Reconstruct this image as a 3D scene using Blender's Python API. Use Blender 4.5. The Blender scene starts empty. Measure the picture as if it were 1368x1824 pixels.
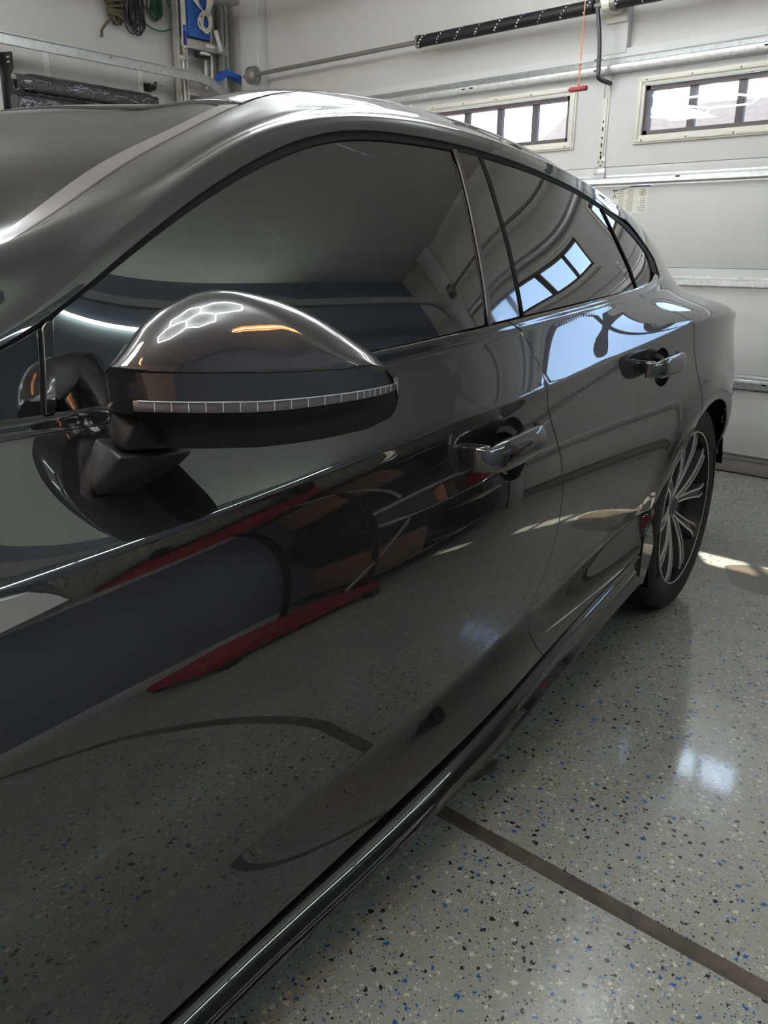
import bpy, bmesh, math, random
import numpy as np
from mathutils import Vector, Matrix
from mathutils.geometry import delaunay_2d_cdt
SC=bpy.context.scene; COL=SC.collection
rnd=random.Random(7)
R=math.radians
# ------------------------------------------------------------------ camera
cam=bpy.data.cameras.new('camera'); co=bpy.data.objects.new('camera',cam); COL.objects.link(co); SC.camera=co
pitch,roll,yaw=0.30160117,0.01251631,-0.72850215
fw=Vector((math.cos(yaw)*math.cos(pitch),-math.sin(yaw)*math.cos(pitch),-math.sin(pitch)))
rt=fw.cross(Vector((0,0,1))).normalized(); up=rt.cross(fw)
r2=rt*math.cos(roll)+up*math.sin(roll); u2=-rt*math.sin(roll)+up*math.cos(roll)
co.matrix_world=Matrix(((r2.x,u2.x,-fw.x,-2.50978),(r2.y,u2.y,-fw.y,-0.93403),(r2.z,u2.z,-fw.z,1.08533),(0,0,0,1)))
cam.sensor_fit='VERTICAL'; cam.sensor_height=24.0; cam.lens=24.0*1470.07/1824.0; cam.clip_start=.02; cam.clip_end=300
# ------------------------------------------------------------------ sky, sun, exposure
W=bpy.data.worlds.new('sky'); SC.world=W; W.use_nodes=True
nt=W.node_tree; bg=nt.nodes['Background']; sky=nt.nodes.new('ShaderNodeTexSky'); sky.sky_type='HOSEK_WILKIE'
sky.sun_direction=(0.55,0.47,0.69); sky.turbidity=4.0; sky.ground_albedo=.4
nt.links.new(sky.outputs[0],bg.inputs[0]); bg.inputs[1].default_value=7.0
VS=SC.view_settings; VS.view_transform='Standard'; VS.look='None'; VS.gamma=1; VS.use_curve_mapping=False; VS.exposure=1.52
sun=bpy.data.lights.new('sun','SUN'); sun.energy=9; sun.angle=R(.6); sun.color=(1,.86,.72)
so=bpy.data.objects.new('sun',sun); COL.objects.link(so)
so.rotation_euler=Vector((-1.43,-1.06,-1.82)).to_track_quat('-Z','Y').to_euler()
# ------------------------------------------------------------------ materials
def mat(name,col,rough=.5,metal=0,coat=0,ior=1.5,spec=.5,emis=None,es=0,coat_r=.02,noise=None,bump=None):
    m=bpy.data.materials.new(name); m.use_nodes=True; t=m.node_tree; b=t.nodes['Principled BSDF']
    b.inputs['Base Color'].default_value=(*col,1); b.inputs['Roughness'].default_value=rough; b.inputs['Metallic'].default_value=metal
    b.inputs['IOR'].default_value=ior; b.inputs['Coat Weight'].default_value=coat; b.inputs['Coat Roughness'].default_value=coat_r
    b.inputs['Specular IOR Level'].default_value=spec
    if emis: b.inputs['Emission Color'].default_value=(*emis,1); b.inputs['Emission Strength'].default_value=es
    tc=t.nodes.new('ShaderNodeTexCoord')
    if noise:   # (scale, amount)
        n=t.nodes.new('ShaderNodeTexNoise'); n.inputs['Scale'].default_value=noise[0]; n.inputs['Detail'].default_value=5
        mp=t.nodes.new('ShaderNodeMapRange'); mp.inputs[1].default_value=.3; mp.inputs[2].default_value=.7
        mp.inputs[3].default_value=1-noise[1]; mp.inputs[4].default_value=1+noise[1]
        mx=t.nodes.new('ShaderNodeVectorMath'); mx.operation='SCALE'; mx.inputs[0].default_value=col
        t.links.new(tc.outputs['Object'],n.inputs['Vector']); t.links.new(n.outputs[0],mp.inputs[0]); t.links.new(mp.outputs[0],mx.inputs['Scale'])
        t.links.new(mx.outputs[0],b.inputs['Base Color'])
    if bump:    # (scale, distance)
        n=t.nodes.new('ShaderNodeTexNoise'); n.inputs['Scale'].default_value=bump[0]; n.inputs['Detail'].default_value=3
        bp=t.nodes.new('ShaderNodeBump'); bp.inputs['Distance'].default_value=bump[1]; bp.inputs['Strength'].default_value=1
        t.links.new(tc.outputs['Object'],n.inputs['Vector']); t.links.new(n.outputs[0],bp.inputs['Height']); t.links.new(bp.outputs[0],b.inputs['Normal'])
    return m
M={}
M['paint']=mat('car_paint',(.0085,.0080,.0085),.35,.0,1.0,coat_r=.0,ior=1.5,spec=.15)
bb=M['paint'].node_tree.nodes['Principled BSDF']; bb.inputs['Coat IOR'].default_value=2.0
M['gloss']=mat('gloss_black',(.006,.006,.007),.06,0,1,ior=1.6)
M['chrome']=mat('dark_chrome',(.42,.42,.44),.08,1)
M['alum']=mat('satin_aluminium',(.62,.62,.64),.25,1)
M['blackpl']=mat('black_plastic',(.010,.0098,.0096),.42,0,spec=.35,bump=(900,.0002))
M['rubber']=mat('rubber',(.004,.004,.004),.6,0,spec=.2)
M['tyre']=mat('tyre_rubber',(.022,.019,.018),.7,0,noise=(30,.2))
M['void']=mat('dark_void',(.002,.002,.002),.9,0,spec=.1)
M['wheelg']=mat('wheel_dark_grey',(.13,.135,.14),.32,.3,.4)
M['wheelm']=mat('wheel_machined',(.8,.8,.78),.3,.35)
M['lens']=mat('lens_plastic',(.13,.12,.12),.08,.0,1,bump=(260,.0008))
M['white']=mat('door_white',(.53,.53,.515),.45,0,noise=(3,.03),bump=(500,.0006))
M['wallw']=mat('wall_white',(.50,.485,.46),.6,0,noise=(1.3,.04),bump=(160,.0006))
M['wallb']=mat('wall_slate_blue',(.16,.19,.245),.55,0,noise=(1.2,.06))
M['wallt']=mat('wall_tan',(.50,.36,.30),.6,0,noise=(1.5,.06))
M['ceil']=mat('ceiling_white',(.68,.665,.64),.8,0,noise=(1.5,.03))
M['galv']=mat('galvanised',(.55,.57,.57),.38,.85,noise=(60,.15))
M['frame']=mat('window_frame_cream',(.62,.60,.52),.45)
M['darkfr']=mat('muntin_brown',(.10,.075,.075),.5)
M['black']=mat('black_paint',(.012,.012,.013),.35)
M['spring']=mat('spring_black',(.014,.014,.016),.42,.3)
M['steel']=mat('steel_dull',(.26,.25,.22),.5,.7)
M['stripe']=mat('chalk_white',(.6,.65,.72),.7)
M['blue']=mat('blue_plastic',(.02,.11,.5),.4)
M['bluecloth']=mat('blue_fabric',(.03,.12,.42),.8,noise=(40,.3))
M['red']=mat('red_paint',(.30,.012,.02),.35)
M['orange']=mat('orange_cord',(.75,.28,.16),.7)
M['olive']=mat('olive_rope',(.09,.08,.045),.9,noise=(200,.5))
M['green']=mat('green_cable',(.015,.07,.035),.5)
M['purple']=mat('dark_cable',(.018,.014,.022),.45)
M['cream']=mat('cream_cable',(.72,.66,.55),.5)
M['paper']=mat('paper_label',(.66,.64,.56),.6)
M['ink']=mat('ink_grey',(.22,.22,.22),.7)
M['yellow']=mat('yellow_print',(.75,.5,.03),.6)
M['navy']=mat('navy_print',(.02,.03,.25),.5)
M['card']=mat('cardboard',(.22,.125,.075),.8,noise=(15,.1))
M['ladder']=mat('ladder_aluminium',(.52,.50,.45),.42,.6,noise=(20,.1))
M['beige']=mat('beige_plastic',(.55,.49,.38),.5)
M['stringer']=mat('wall_strip',(.64,.61,.57),.6)
M['seat']=mat('black_leather',(.02,.02,.02),.5)
M['shingle']=mat('roof_shingle',(.035,.036,.045),.9,noise=(6,.5))
M['siding']=mat('house_siding',(.10,.10,.10),.7)
M['roadm']=mat('driveway',(.16,.155,.15),.9)
M['grout']=mat('joint_dirt',(.085,.068,.056),.8,noise=(25,.35))
def wrapmat():
    m=mat('clear_wrap_black',(.03,.026,.032),.12,0,.9,bump=(34,.020)); return m
M['wrap']=wrapmat()
def emit(name,col,s):
    m=bpy.data.materials.new(name); m.use_nodes=True; t=m.node_tree; t.nodes.clear()
    e=t.nodes.new('ShaderNodeEmission'); e.inputs[0].default_value=(*col,1); e.inputs[1].default_value=s
    o=t.nodes.new('ShaderNodeOutputMaterial'); t.links.new(e.outputs[0],o.inputs[0]); return m
M['led']=emit('led_tube',(.90,.97,1.0),24)
M['ledw']=emit('wall_led_tube',(.86,1.0,.86),9)
M['heat']=emit('warm_tube',(1.0,.42,.16),14)
def glassmat(name,tint,iorv,base=(.004,.004,.005)):
    m=bpy.data.materials.new(name); m.use_nodes=True; t=m.node_tree; t.nodes.clear()
    g=t.nodes.new('ShaderNodeBsdfGlossy'); g.inputs['Roughness'].default_value=.0; g.inputs[0].default_value=(1,1,1,1)
    tr=t.nodes.new('ShaderNodeBsdfTransparent'); tr.inputs[0].default_value=(*tint,1)
    f=t.nodes.new('ShaderNodeFresnel'); f.inputs[0].default_value=iorv
    mx=t.nodes.new('ShaderNodeMixShader'); o=t.nodes.new('ShaderNodeOutputMaterial')
    ge=t.nodes.new('ShaderNodeNewGeometry'); iv=t.nodes.new('ShaderNodeMath'); iv.operation='SUBTRACT'; iv.inputs[0].default_value=1; ml=t.nodes.new('ShaderNodeMath'); ml.operation='MULTIPLY'
    t.links.new(ge.outputs['Backfacing'],iv.inputs[1]); t.links.new(iv.outputs[0],ml.inputs[0]); t.links.new(f.outputs[0],ml.inputs[1]); t.links.new(ml.outputs[0],mx.inputs[0]); t.links.new(tr.outputs[0],mx.inputs[1]); t.links.new(g.outputs[0],mx.inputs[2]); t.links.new(mx.outputs[0],o.inputs[0]); return m
M['tint']=glassmat('tinted_glass',(.02,.02,.02),2.5)
M['wsglass']=glassmat('windscreen_glass',(.18,.19,.19),1.75)
M['pane']=glassmat('window_pane',(.93,.95,.97),1.45)
def floor_mat():
    m=bpy.data.materials.new('epoxy_floor'); m.use_nodes=True; t=m.node_tree; b=t.nodes['Principled BSDF']; N=t.nodes.new; L=t.links.new
    tc=N('ShaderNodeTexCoord')
    def rgbmix(f,a,bcol):
        x=N('ShaderNodeMix'); x.data_type='RGBA'; 
        if hasattr(f,'links') or not isinstance(f,float): L(f,x.inputs[0])
        for i,v in ((6,a),(7,bcol)):
            if isinstance(v,tuple): x.inputs[i].default_value=(*v,1)
            else: L(v,x.inputs[i])
        return x.outputs[2]
    n1=N('ShaderNodeTexNoise'); n1.inputs['Scale'].default_value=2.2; n1.inputs['Detail'].default_value=7; n1.inputs['Roughness'].default_value=.65; L(tc.outputs['Object'],n1.inputs[0])
    r1=N('ShaderNodeMapRange'); r1.inputs[1].default_value=.35; r1.inputs[2].default_value=.72; L(n1.outputs[0],r1.inputs[0])
    base=rgbmix(r1.outputs[0],(.30,.31,.285),(.245,.245,.20))
    n2=N('ShaderNodeTexNoise'); n2.inputs['Scale'].default_value=34; n2.inputs['Detail'].default_value=8; n2.inputs['Roughness'].default_value=.75; L(tc.outputs['Object'],n2.inputs[0])
    r2=N('ShaderNodeMapRange'); r2.inputs[1].default_value=.56; r2.inputs[2].default_value=.72; r2.inputs[4].default_value=.5; L(n2.outputs[0],r2.inputs[0])
    base=rgbmix(r2.outputs[0],base,(.13,.125,.10))
    def flakes(scale,thr,r0,r1_,base,seed):
        mp=N('ShaderNodeMapping'); mp.inputs['Location'].default_value=(seed,seed*1.7,0); mp.inputs['Scale'].default_value=(scale,scale,0.0); L(tc.outputs['Object'],mp.inputs[0])
        # wobble for ragged outlines
        v=N('ShaderNodeTexVoronoi'); v.voronoi_dimensions='2D'; v.feature='F1'; v.distance='CHEBYCHEV'; v.inputs['Scale'].default_value=1; v.inputs['Randomness'].default_value=1
        nn=N('ShaderNodeTexNoise'); nn.inputs['Scale'].default_value=2.4; L(mp.outputs[0],nn.inputs[0])
        ad=N('ShaderNodeMix'); ad.data_type='VECTOR'; ad.inputs[0].default_value=.22; L(mp.outputs[0],ad.inputs[4]); 
        va=N('ShaderNodeVectorMath'); va.operation='MULTIPLY_ADD'; L(nn.outputs[1],va.inputs[0]); va.inputs[1].default_value=(.7,.7,0); L(mp.outputs[0],va.inputs[2])
        L(va.outputs[0],v.inputs['Vector'])
        sp=N('ShaderNodeSeparateColor'); L(v.outputs['Color'],sp.inputs[0])
        rad=N('ShaderNodeMapRange'); rad.inputs[3].default_value=r0; rad.inputs[4].default_value=r1_; L(sp.outputs[1],rad.inputs[0])
        lt=N('ShaderNodeMath'); lt.operation='LESS_THAN'; L(v.outputs['Distance'],lt.inputs[0]); L(rad.outputs[0],lt.inputs[1])
        pr=N('ShaderNodeMath'); pr.operation='LESS_THAN'; L(sp.outputs[0],pr.inputs[0]); pr.inputs[1].default_value=thr
        mk=N('ShaderNodeMath'); mk.operation='MULTIPLY'; L(lt.outputs[0],mk.inputs[0]); L(pr.outputs[0],mk.inputs[1])
        cr=N('ShaderNodeValToRGB'); cr.color_ramp.interpolation='CONSTANT'; e=cr.color_ramp.elements
        e[0].position=0; e[0].color=(.52,.49,.38,1); e[1].position=.34; e[1].color=(.02,.02,.022,1)
        x=e.new(.66); x.color=(.03,.10,.30,1); x=e.new(.86); x.color=(.36,.37,.36,1)
        L(sp.outputs[2],cr.inputs[0])
        return rgbmix(mk.outputs[0],base,cr.outputs[0])
    c=flakes(60,.42,.10,.26,base,3.3); c=flakes(170,.34,.10,.24,c,9.1); c=flakes(45,.13,.06,.16,c,5.7); c=flakes(110,.25,.08,.2,c,1.9)
    L(c,b.inputs['Base Color'])
    rr=N('ShaderNodeMapRange'); rr.inputs[1].default_value=.4; rr.inputs[2].default_value=.65; rr.inputs[3].default_value=.05; rr.inputs[4].default_value=.26; L(n1.outputs[0],rr.inputs[0]); L(rr.outputs[0],b.inputs['Roughness'])
    # wetter, smoother area of the epoxy
    dv=N('ShaderNodeVectorMath'); dv.operation='DISTANCE'; L(tc.outputs['Object'],dv.inputs[0]); dv.inputs[1].default_value=(-.80,-.44,0)
    nd=N('ShaderNodeMath'); nd.operation='MULTIPLY_ADD'; L(n1.outputs[0],nd.inputs[0]); nd.inputs[1].default_value=.5; L(dv.outputs['Value'],nd.inputs[2])
    wm=N('ShaderNodeMapRange'); wm.interpolation_type='SMOOTHSTEP'; wm.inputs[1].default_value=.42; wm.inputs[2].default_value=.68; wm.inputs[3].default_value=.045; wm.inputs[4].default_value=1; L(nd.outputs[0],wm.inputs[0])
    cw=N('ShaderNodeMapRange'); cw.inputs[1].default_value=0; cw.inputs[2].default_value=1; cw.inputs[3].default_value=1; cw.inputs[4].default_value=0; L(wm.outputs[0],cw.inputs[0]); L(cw.outputs[0],b.inputs['Coat Weight']); b.inputs['Coat IOR'].default_value=1.75; b.inputs['Coat Roughness'].default_value=.07
    rm=N('ShaderNodeMath'); rm.operation='MULTIPLY'; L(rr.outputs[0],rm.inputs[0]); L(wm.outputs[0],rm.inputs[1]); L(rm.outputs[0],b.inputs['Roughness'])
    nb=N('ShaderNodeTexNoise'); nb.inputs['Scale'].default_value=75; nb.inputs['Detail'].default_value=4; L(tc.outputs['Object'],nb.inputs[0])
    bp=N('ShaderNodeBump'); bp.inputs['Distance'].default_value=.0006; L(nb.outputs[0],bp.inputs['Height']); L(bp.outputs[0],b.inputs['Normal'])
    return m
M['floor']=floor_mat()
M['stain']=mat('wet_stain',(.10,.085,.06),.12,0,.6,noise=(12,.3))
# ------------------------------------------------------------------ object helpers
def link(name,me,m=None,parent=None,**props):
    o=bpy.data.objects.new(name,me); COL.objects.link(o)
    if m is not None and me is not None: me.materials.append(M[m] if isinstance(m,str) else m)
    if parent is not None: o.parent=parent
    for k,v in props.items(): o[k]=v
    return o
def thing(name,label,cat,loc=(0,0,0),rz=0,group=None,kind=None):
    o=bpy.data.objects.new(name,None); COL.objects.link(o); o.location=loc; o.rotation_euler=(0,0,rz); o['label']=label; o['category']=cat
    if group: o['group']=group
    if kind: o['kind']=kind
    return o
def smooth(me,ang=35):
    for p in me.polygons: p.use_smooth=True
    me.set_sharp_from_angle(angle=R(ang))
def bm_obj(name,bm,m,parent=None,sm=35,**props):
    me=bpy.data.meshes.new(name); bmesh.ops.recalc_face_normals(bm,faces=bm.faces); bm.to_mesh(me); bm.free()
    if sm: smooth(me,sm)
    return link(name,me,m,parent,**props)
def box(bm,x0,x1,y0,y1,z0,z1,bev=0,mtx=None):
    vs=[bm.verts.new(p) for p in ((x0,y0,z0),(x1,y0,z0),(x1,y1,z0),(x0,y1,z0),(x0,y0,z1),(x1,y0,z1),(x1,y1,z1),(x0,y1,z1))]
    fs=[bm.faces.new([vs[i] for i in f]) for f in ((0,3,2,1),(4,5,6,7),(0,1,5,4),(1,2,6,5),(2,3,7,6),(3,0,4,7))]
    if mtx is not None: bmesh.ops.transform(bm,matrix=mtx,verts=vs)
    if bev:
        es=list({e for f in fs for e in f.edges}); bmesh.ops.bevel(bm,geom=es,offset=bev,segments=2,affect='EDGES',profile=.5)
    return vs
def boxo(name,b,m,parent=None,bev=0,**props):
    bm=bmesh.new(); box(bm,*b,bev=bev); return bm_obj(name,bm,m,parent,**props)
def tube(bm,pts,r,seg=10,cap=True,closed=False):
    pts=[Vector(p) for p in pts]; n=len(pts); rings=[]
    rr=r if hasattr(r,'__len__') else [r]*n
    prev=None
    for i,p in enumerate(pts):
        a=pts[(i-1)%n] if (closed or i>0) else p; b=pts[(i+1)%n] if (closed or i<n-1) else p
        t=(b-a).normalized()
        if prev is None: x=t.orthogonal().normalized()
        else:
            x=prev-t*prev.dot(t); x=x.normalized() if x.length>1e-6 else t.orthogonal().normalized()
        prev=x; y=t.cross(x)
        rings.append([bm.verts.new(p+(x*math.cos(2*math.pi*k/seg)+y*math.sin(2*math.pi*k/seg))*rr[i]) for k in range(seg)])
    for i in range(n if closed else n-1):
        A=rings[i];B_=rings[(i+1)%n]
        for k in range(seg): bm.faces.new((A[k],A[(k+1)%seg],B_[(k+1)%seg],B_[k]))
    if cap and not closed:
        bm.faces.new(rings[0][::-1]); bm.faces.new(rings[-1])
def tubeo(name,pts,r,m,parent=None,seg=10,closed=False,**props):
    bm=bmesh.new(); tube(bm,pts,r,seg,closed=closed); return bm_obj(name,bm,m,parent,60,**props)
def prism(bm,poly,axis,a,b):
    """poly 2D in the plane normal to axis ('x','y','z'), extruded a..b"""
    def P(q,t):
        return {'x':(t,q[0],q[1]),'y':(q[0],t,q[1]),'z':(q[0],q[1],t)}[axis]
    A=[bm.verts.new(P(q,a)) for q in poly]; B_=[bm.verts.new(P(q,b)) for q in poly]; n=len(poly)
    bm.faces.new(A[::-1]); bm.faces.new(B_)
    for i in range(n): bm.faces.new((A[i],A[(i+1)%n],B_[(i+1)%n],B_[i]))
def cat(pts,n=8,closed=False):
    """Catmull-Rom resample"""
    P=[Vector(p) for p in pts]; out=[]; m=len(P)
    for i in range(m if closed else m-1):
        p0=P[(i-1)%m] if (closed or i>0) else P[i]; p1=P[i]; p2=P[(i+1)%m]; p3=P[(i+2)%m] if (closed or i<m-2) else p2
        for k in range(n):
            t=k/n; out.append(.5*((2*p1)+(p2-p0)*t+(2*p0-5*p1+4*p2-p3)*t*t+(3*p1-p0-3*p2+p3)*t**3))
    if not closed: out.append(P[-1])
    return out
M['beadd']=mat('brown_black_seal',(.055,.042,.04),.3)
M['sealg']=mat('bottom_seal_grey_brown',(.24,.21,.19),.6)
XD=1.909; YR=-1.9; YL=4.75; XB=-5.3; H=2.85; XJ=-1.357; YC=1.446
# ------------------------------------------------------------------ LED honeycomb lights on the ceiling (the garage's own lamps and one added fill cluster)
def hexnet(name,label,cells,org,side,z,m,parentkind=None,rot=0,r=.011,extra=()):
    g=thing(name,label,'light',(org[0],org[1],z)); ed=set(); V={}
    def key(p): return (round(p[0],3),round(p[1],3))
    for (q,r_) in cells:
        cx=side*math.sqrt(3)*(q+r_/2); cy=side*1.5*r_
        c=[key((cx+side*math.cos(R(60*k+30)),cy+side*math.sin(R(60*k+30)))) for k in range(6)]
        for k in range(6): ed.add(tuple(sorted((c[k],c[(k+1)%6]))))
    for e in extra: ed.add(e)
    for a,b in sorted(ed):
        A=Vector((*a,-.12));B_=Vector((*b,-.12)); A=Matrix.Rotation(rot,3,'Z')@A;B_=Matrix.Rotation(rot,3,'Z')@B_; d=(B_-A)*.03
        tubeo('led_tube',[A+d,B_-d],r,m,g,6)
        tubeo('connector',[A-d*.2,A+d],r*1.25,'stripe',g,6)
        tubeo('standoff',[A,(A.x,A.y,0)],.003,'steel',g,4)
    return g
M['led2']=emit('led_tube_dim',(.90,.97,1.0),13)
hexnet('honeycomb_light','honeycomb of white LED tubes on the ceiling above the wing mirror',[(0,0),(1,0),(0,1),(-1,1)],(-2.75,-.35),.36,H,'led',rot=.3)
hexnet('honeycomb_light','honeycomb of white LED tubes on the ceiling over the car roof',[(0,0),(1,0),(0,1),(1,-1)],(.15,1.25),.42,H,'led2',rot=.5)
hexnet('honeycomb_light','added honeycomb of white LED fill tubes on the ceiling over the far front corner',[(0,0),(1,0),(0,1),(1,1),(-1,1),(2,0)],(-3.4,3.0),.45,H,'led')  # unseen cluster added to even out the room illumination
# wall-mounted LED line on the slate blue wall
g=thing('wall_led_light','zigzag of pale green-white LED tubes high on the slate blue wall','light',(0,YR+.02,2.4))
for a,b in (((-1.75,-.22),(-1.2,.02)),((-1.2,.02),(-.5,.04)),((-.5,.04),(.18,-.06)),((.18,-.06),(.78,.22)),((-1.2,.02),(-1.5,.3)),((-1.75,-.22),(-2.1,-.02))):
    A=Vector((a[0],0,a[1]));B_=Vector((b[0],0,b[1])); d=(B_-A)*.02; tubeo('led_tube',[A+d,B_-d],.012,'ledw',g,6)
def fill_panel(x,y,lab,sx=.6,sy=.3,e='fillp'):  # invented ceiling panels out of view, added as fill to keep noise low
    g=thing('added_fill_light',lab,'light',(x,y,H)); bm=bmesh.new()
    for b in ((-sx-.02,sx+.02,-sy-.02,-sy,-.04,-.001),(-sx-.02,sx+.02,sy,sy+.02,-.04,-.001),(-sx-.02,-sx,-sy,sy,-.04,-.001),(sx,sx+.02,-sy,sy,-.04,-.001)): box(bm,*b)
    bm_obj('frame',bm,'white',g); boxo('diffuser',(-sx,sx,-sy,sy,-.03,-.02),e,g)
M['fillp']=emit('fill_panel_diffuser',(1.0,.97,.93),9)
fill_panel(-3.9,1.6,'added flat LED fill panel on the ceiling behind the camera'); fill_panel(-4.4,3.9,'added flat LED fill panel on the ceiling in the far front corner')
for (x,y,lab) in ((-2.3,-1.05,'glowing warm orange tube heater on the ceiling near the slate blue wall'),(-4.6,.3,'glowing warm orange tube heater on the ceiling by the tan wall')):
    g=thing('tube_heater',lab,'heater',(x,y,H-.18)); g.rotation_euler=(0,0,.25)
    tubeo('warm_tube',[(-.5,0,0),(.5,0,0)],.012,'heat',g,8)
    bm=bmesh.new(); prism(bm,[(-.07,.0),(-.03,.05),(.03,.05),(.07,.0),(.066,.0),(.028,.044),(-.028,.044),(-.066,.0)],'x',-.53,.53); bm_obj('reflector',bm,'galv',g)
    tubeo('hanger',[(-.4,0,.05),(-.4,0,.18)],.004,'steel',g,5); tubeo('hanger',[(.4,0,.05),(.4,0,.18)],.004,'steel',g,5)
# ------------------------------------------------------------------ room shell
XD=1.909; YR=-1.9; YL=4.75; XB=-5.3; H=2.85; XJ=-1.357; YC=1.446
def struct(name,b,m,parent=None,bev=0,**p):
    o=boxo(name,b,m,parent,bev,**p)
    if parent is None: o['kind']='structure'
    return o
struct('floor',(XJ+.0195,XD+.16,YR,YL,-.12,0),'floor')
struct('floor',(XB,XJ-.0195,YR,YL,-.12,0),'floor')
bm=bmesh.new()   # dirt-filled control joint between the two slabs, slightly wavy
nn=120; va=[]
for i in range(nn+1):
    y=YR+(YL-YR)*i/nn
    va.append([bm.verts.new((XJ+dx,y,dz+rnd.uniform(-.0015,.0015))) for dx,dz in ((-.0195,-.002),(-.009,-.009),(.004,-.011),(.0195,-.002))])
for i in range(nn):
    for k in range(3): bm.faces.new((va[i][k],va[i][k+1],va[i+1][k+1],va[i+1][k]))
o=bm_obj('trim_1',bm,'grout'); o['kind']='structure'
struct('ceiling',(XB,XD+.16,YR,YL,H,H+.1),'ceil')
struct('wall_right',(XB,XD+.16,YR-.1,YR,0,H),'wallb')
struct('wall_left',(XB,XD+.16,YL,YL+.1,0,H),'wallw')
struct('wall_front',(XB-.1,XB,YR-.1,YL+.1,0,H),'wallt')
DY0,DY1=YC-2.79,YC+2.79     # door opening
w=thing('wall_back',None,None); del w['label']; del w['category']; w['kind']='structure'
boxo('wall_panel',(XD+.04,XD+.16,YR,DY0,0,H),'wallw',w)
boxo('wall_panel',(XD+.04,XD+.16,DY1,YL,0,H),'wallw',w)
boxo('wall_panel',(XD+.04,XD+.16,DY0,DY1,2.13,H),'wallw',w)
boxo('jamb_board',(XD-.04,XD+.04,DY1+.01,DY1+.22,0,H),'white',w,.004)
boxo('jamb_edge',(XD-.05,XD+.04,DY1+.005,DY1+.035,0,H),'white',w,.004)
boxo('jamb_board',(XD-.04,XD+.04,DY0-.22,DY0-.01,0,H),'white',w,.004)
boxo('centre_board',(XD-.005,XD+.04,1.357,1.515,2.11,H),'white',w,.003)
struct('baseboard_right',(XB,XD,YR,YR+.015,0,.10),'white',bev=.003)
# ------------------------------------------------------------------ sectional garage door
door=thing('door_1',None,None); del door['label']; del door['category']; door['kind']='structure'
zs=[0.0,.521,1.041,1.557,2.13]
wins=[YC+k*1.41-.705 for k in (2,1,0,-1)]  # centres
wins=[YC+1.41*1.5-.0,YC+.705,YC-.705,YC-2.115]
wins=[YC+2.115,YC+.705,YC-.705,YC-2.115]
WZ0,WZ1=1.660,1.981
for k in range(4):
    bm=bmesh.new(); z0,z1=zs[k],zs[k+1]
    zb=z0+(.085 if k==0 else .0015)
    X0=XD; X1=XD+.04
    if k<3:
        box(bm,X0,X1,DY0,DY1,zb,z1-.075,bev=.0015)                       # main skin
        box(bm,X0+.001,X1,DY0,DY1,z1-.0735,z1-.0015,bev=.0025) if False else None
        # upper rail: a slightly proud band whose top edge reads as the dark seam
        box(bm,X0-.003,X1,DY0,DY1,z1-.0725,z1-.002,bev=.0015)
    else:
        ys=[DY0]+[v for c in reversed(wins) for v in (c-.49,c+.49)]+[DY1]
        box(bm,X0,X1,DY0,DY1,zb,WZ0+.02); box(bm,X0,X1,DY0,DY1,WZ1-.02,z1)
        for a,b in zip(ys[0::2],ys[1::2]): box(bm,X0,X1,a,b,WZ0+.02,WZ1-.02)
    bm_obj('door_section',bm,'white',door)
boxo('bottom_retainer',(XD-.004,XD+.03,DY0,DY1,.078,.106),'alum',door,.002)
boxo('bottom_seal',(XD+.002,XD+.035,DY0,DY1,.004,.079),'sealg',door,.003)
boxo('threshold_shadow_strip',(XD-.004,XD+.04,DY0,DY1,.0005,.005),'rubber',door)
def strut(z0,z1,d=.035):
    bm=bmesh.new(); zm=(z0+z1)/2
    prism(bm,[(XD-.001,z0-.006),(XD-.004,z0-.006),(XD-.004,z0),(XD-d,z0+.008),(XD-d,z1-.012),(XD-.004,z1-.0),(XD-.004,z1+.008),(XD-.001,z1+.008)],'y',DY0+.01,DY1-.01)
    o=bm_obj('strut',bm,'galv',door,25)
    for yy in (.35,.41,.98,1.7,2.5,-.4):       # punched holes near the ends
        boxo('slot',(XD-d-.0015,XD-d+.004,yy,yy+.022,z1-.020,z1-.013),'void',o)
strut(1.463,1.507); strut(.948,.995); strut(.447,.497)
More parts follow.
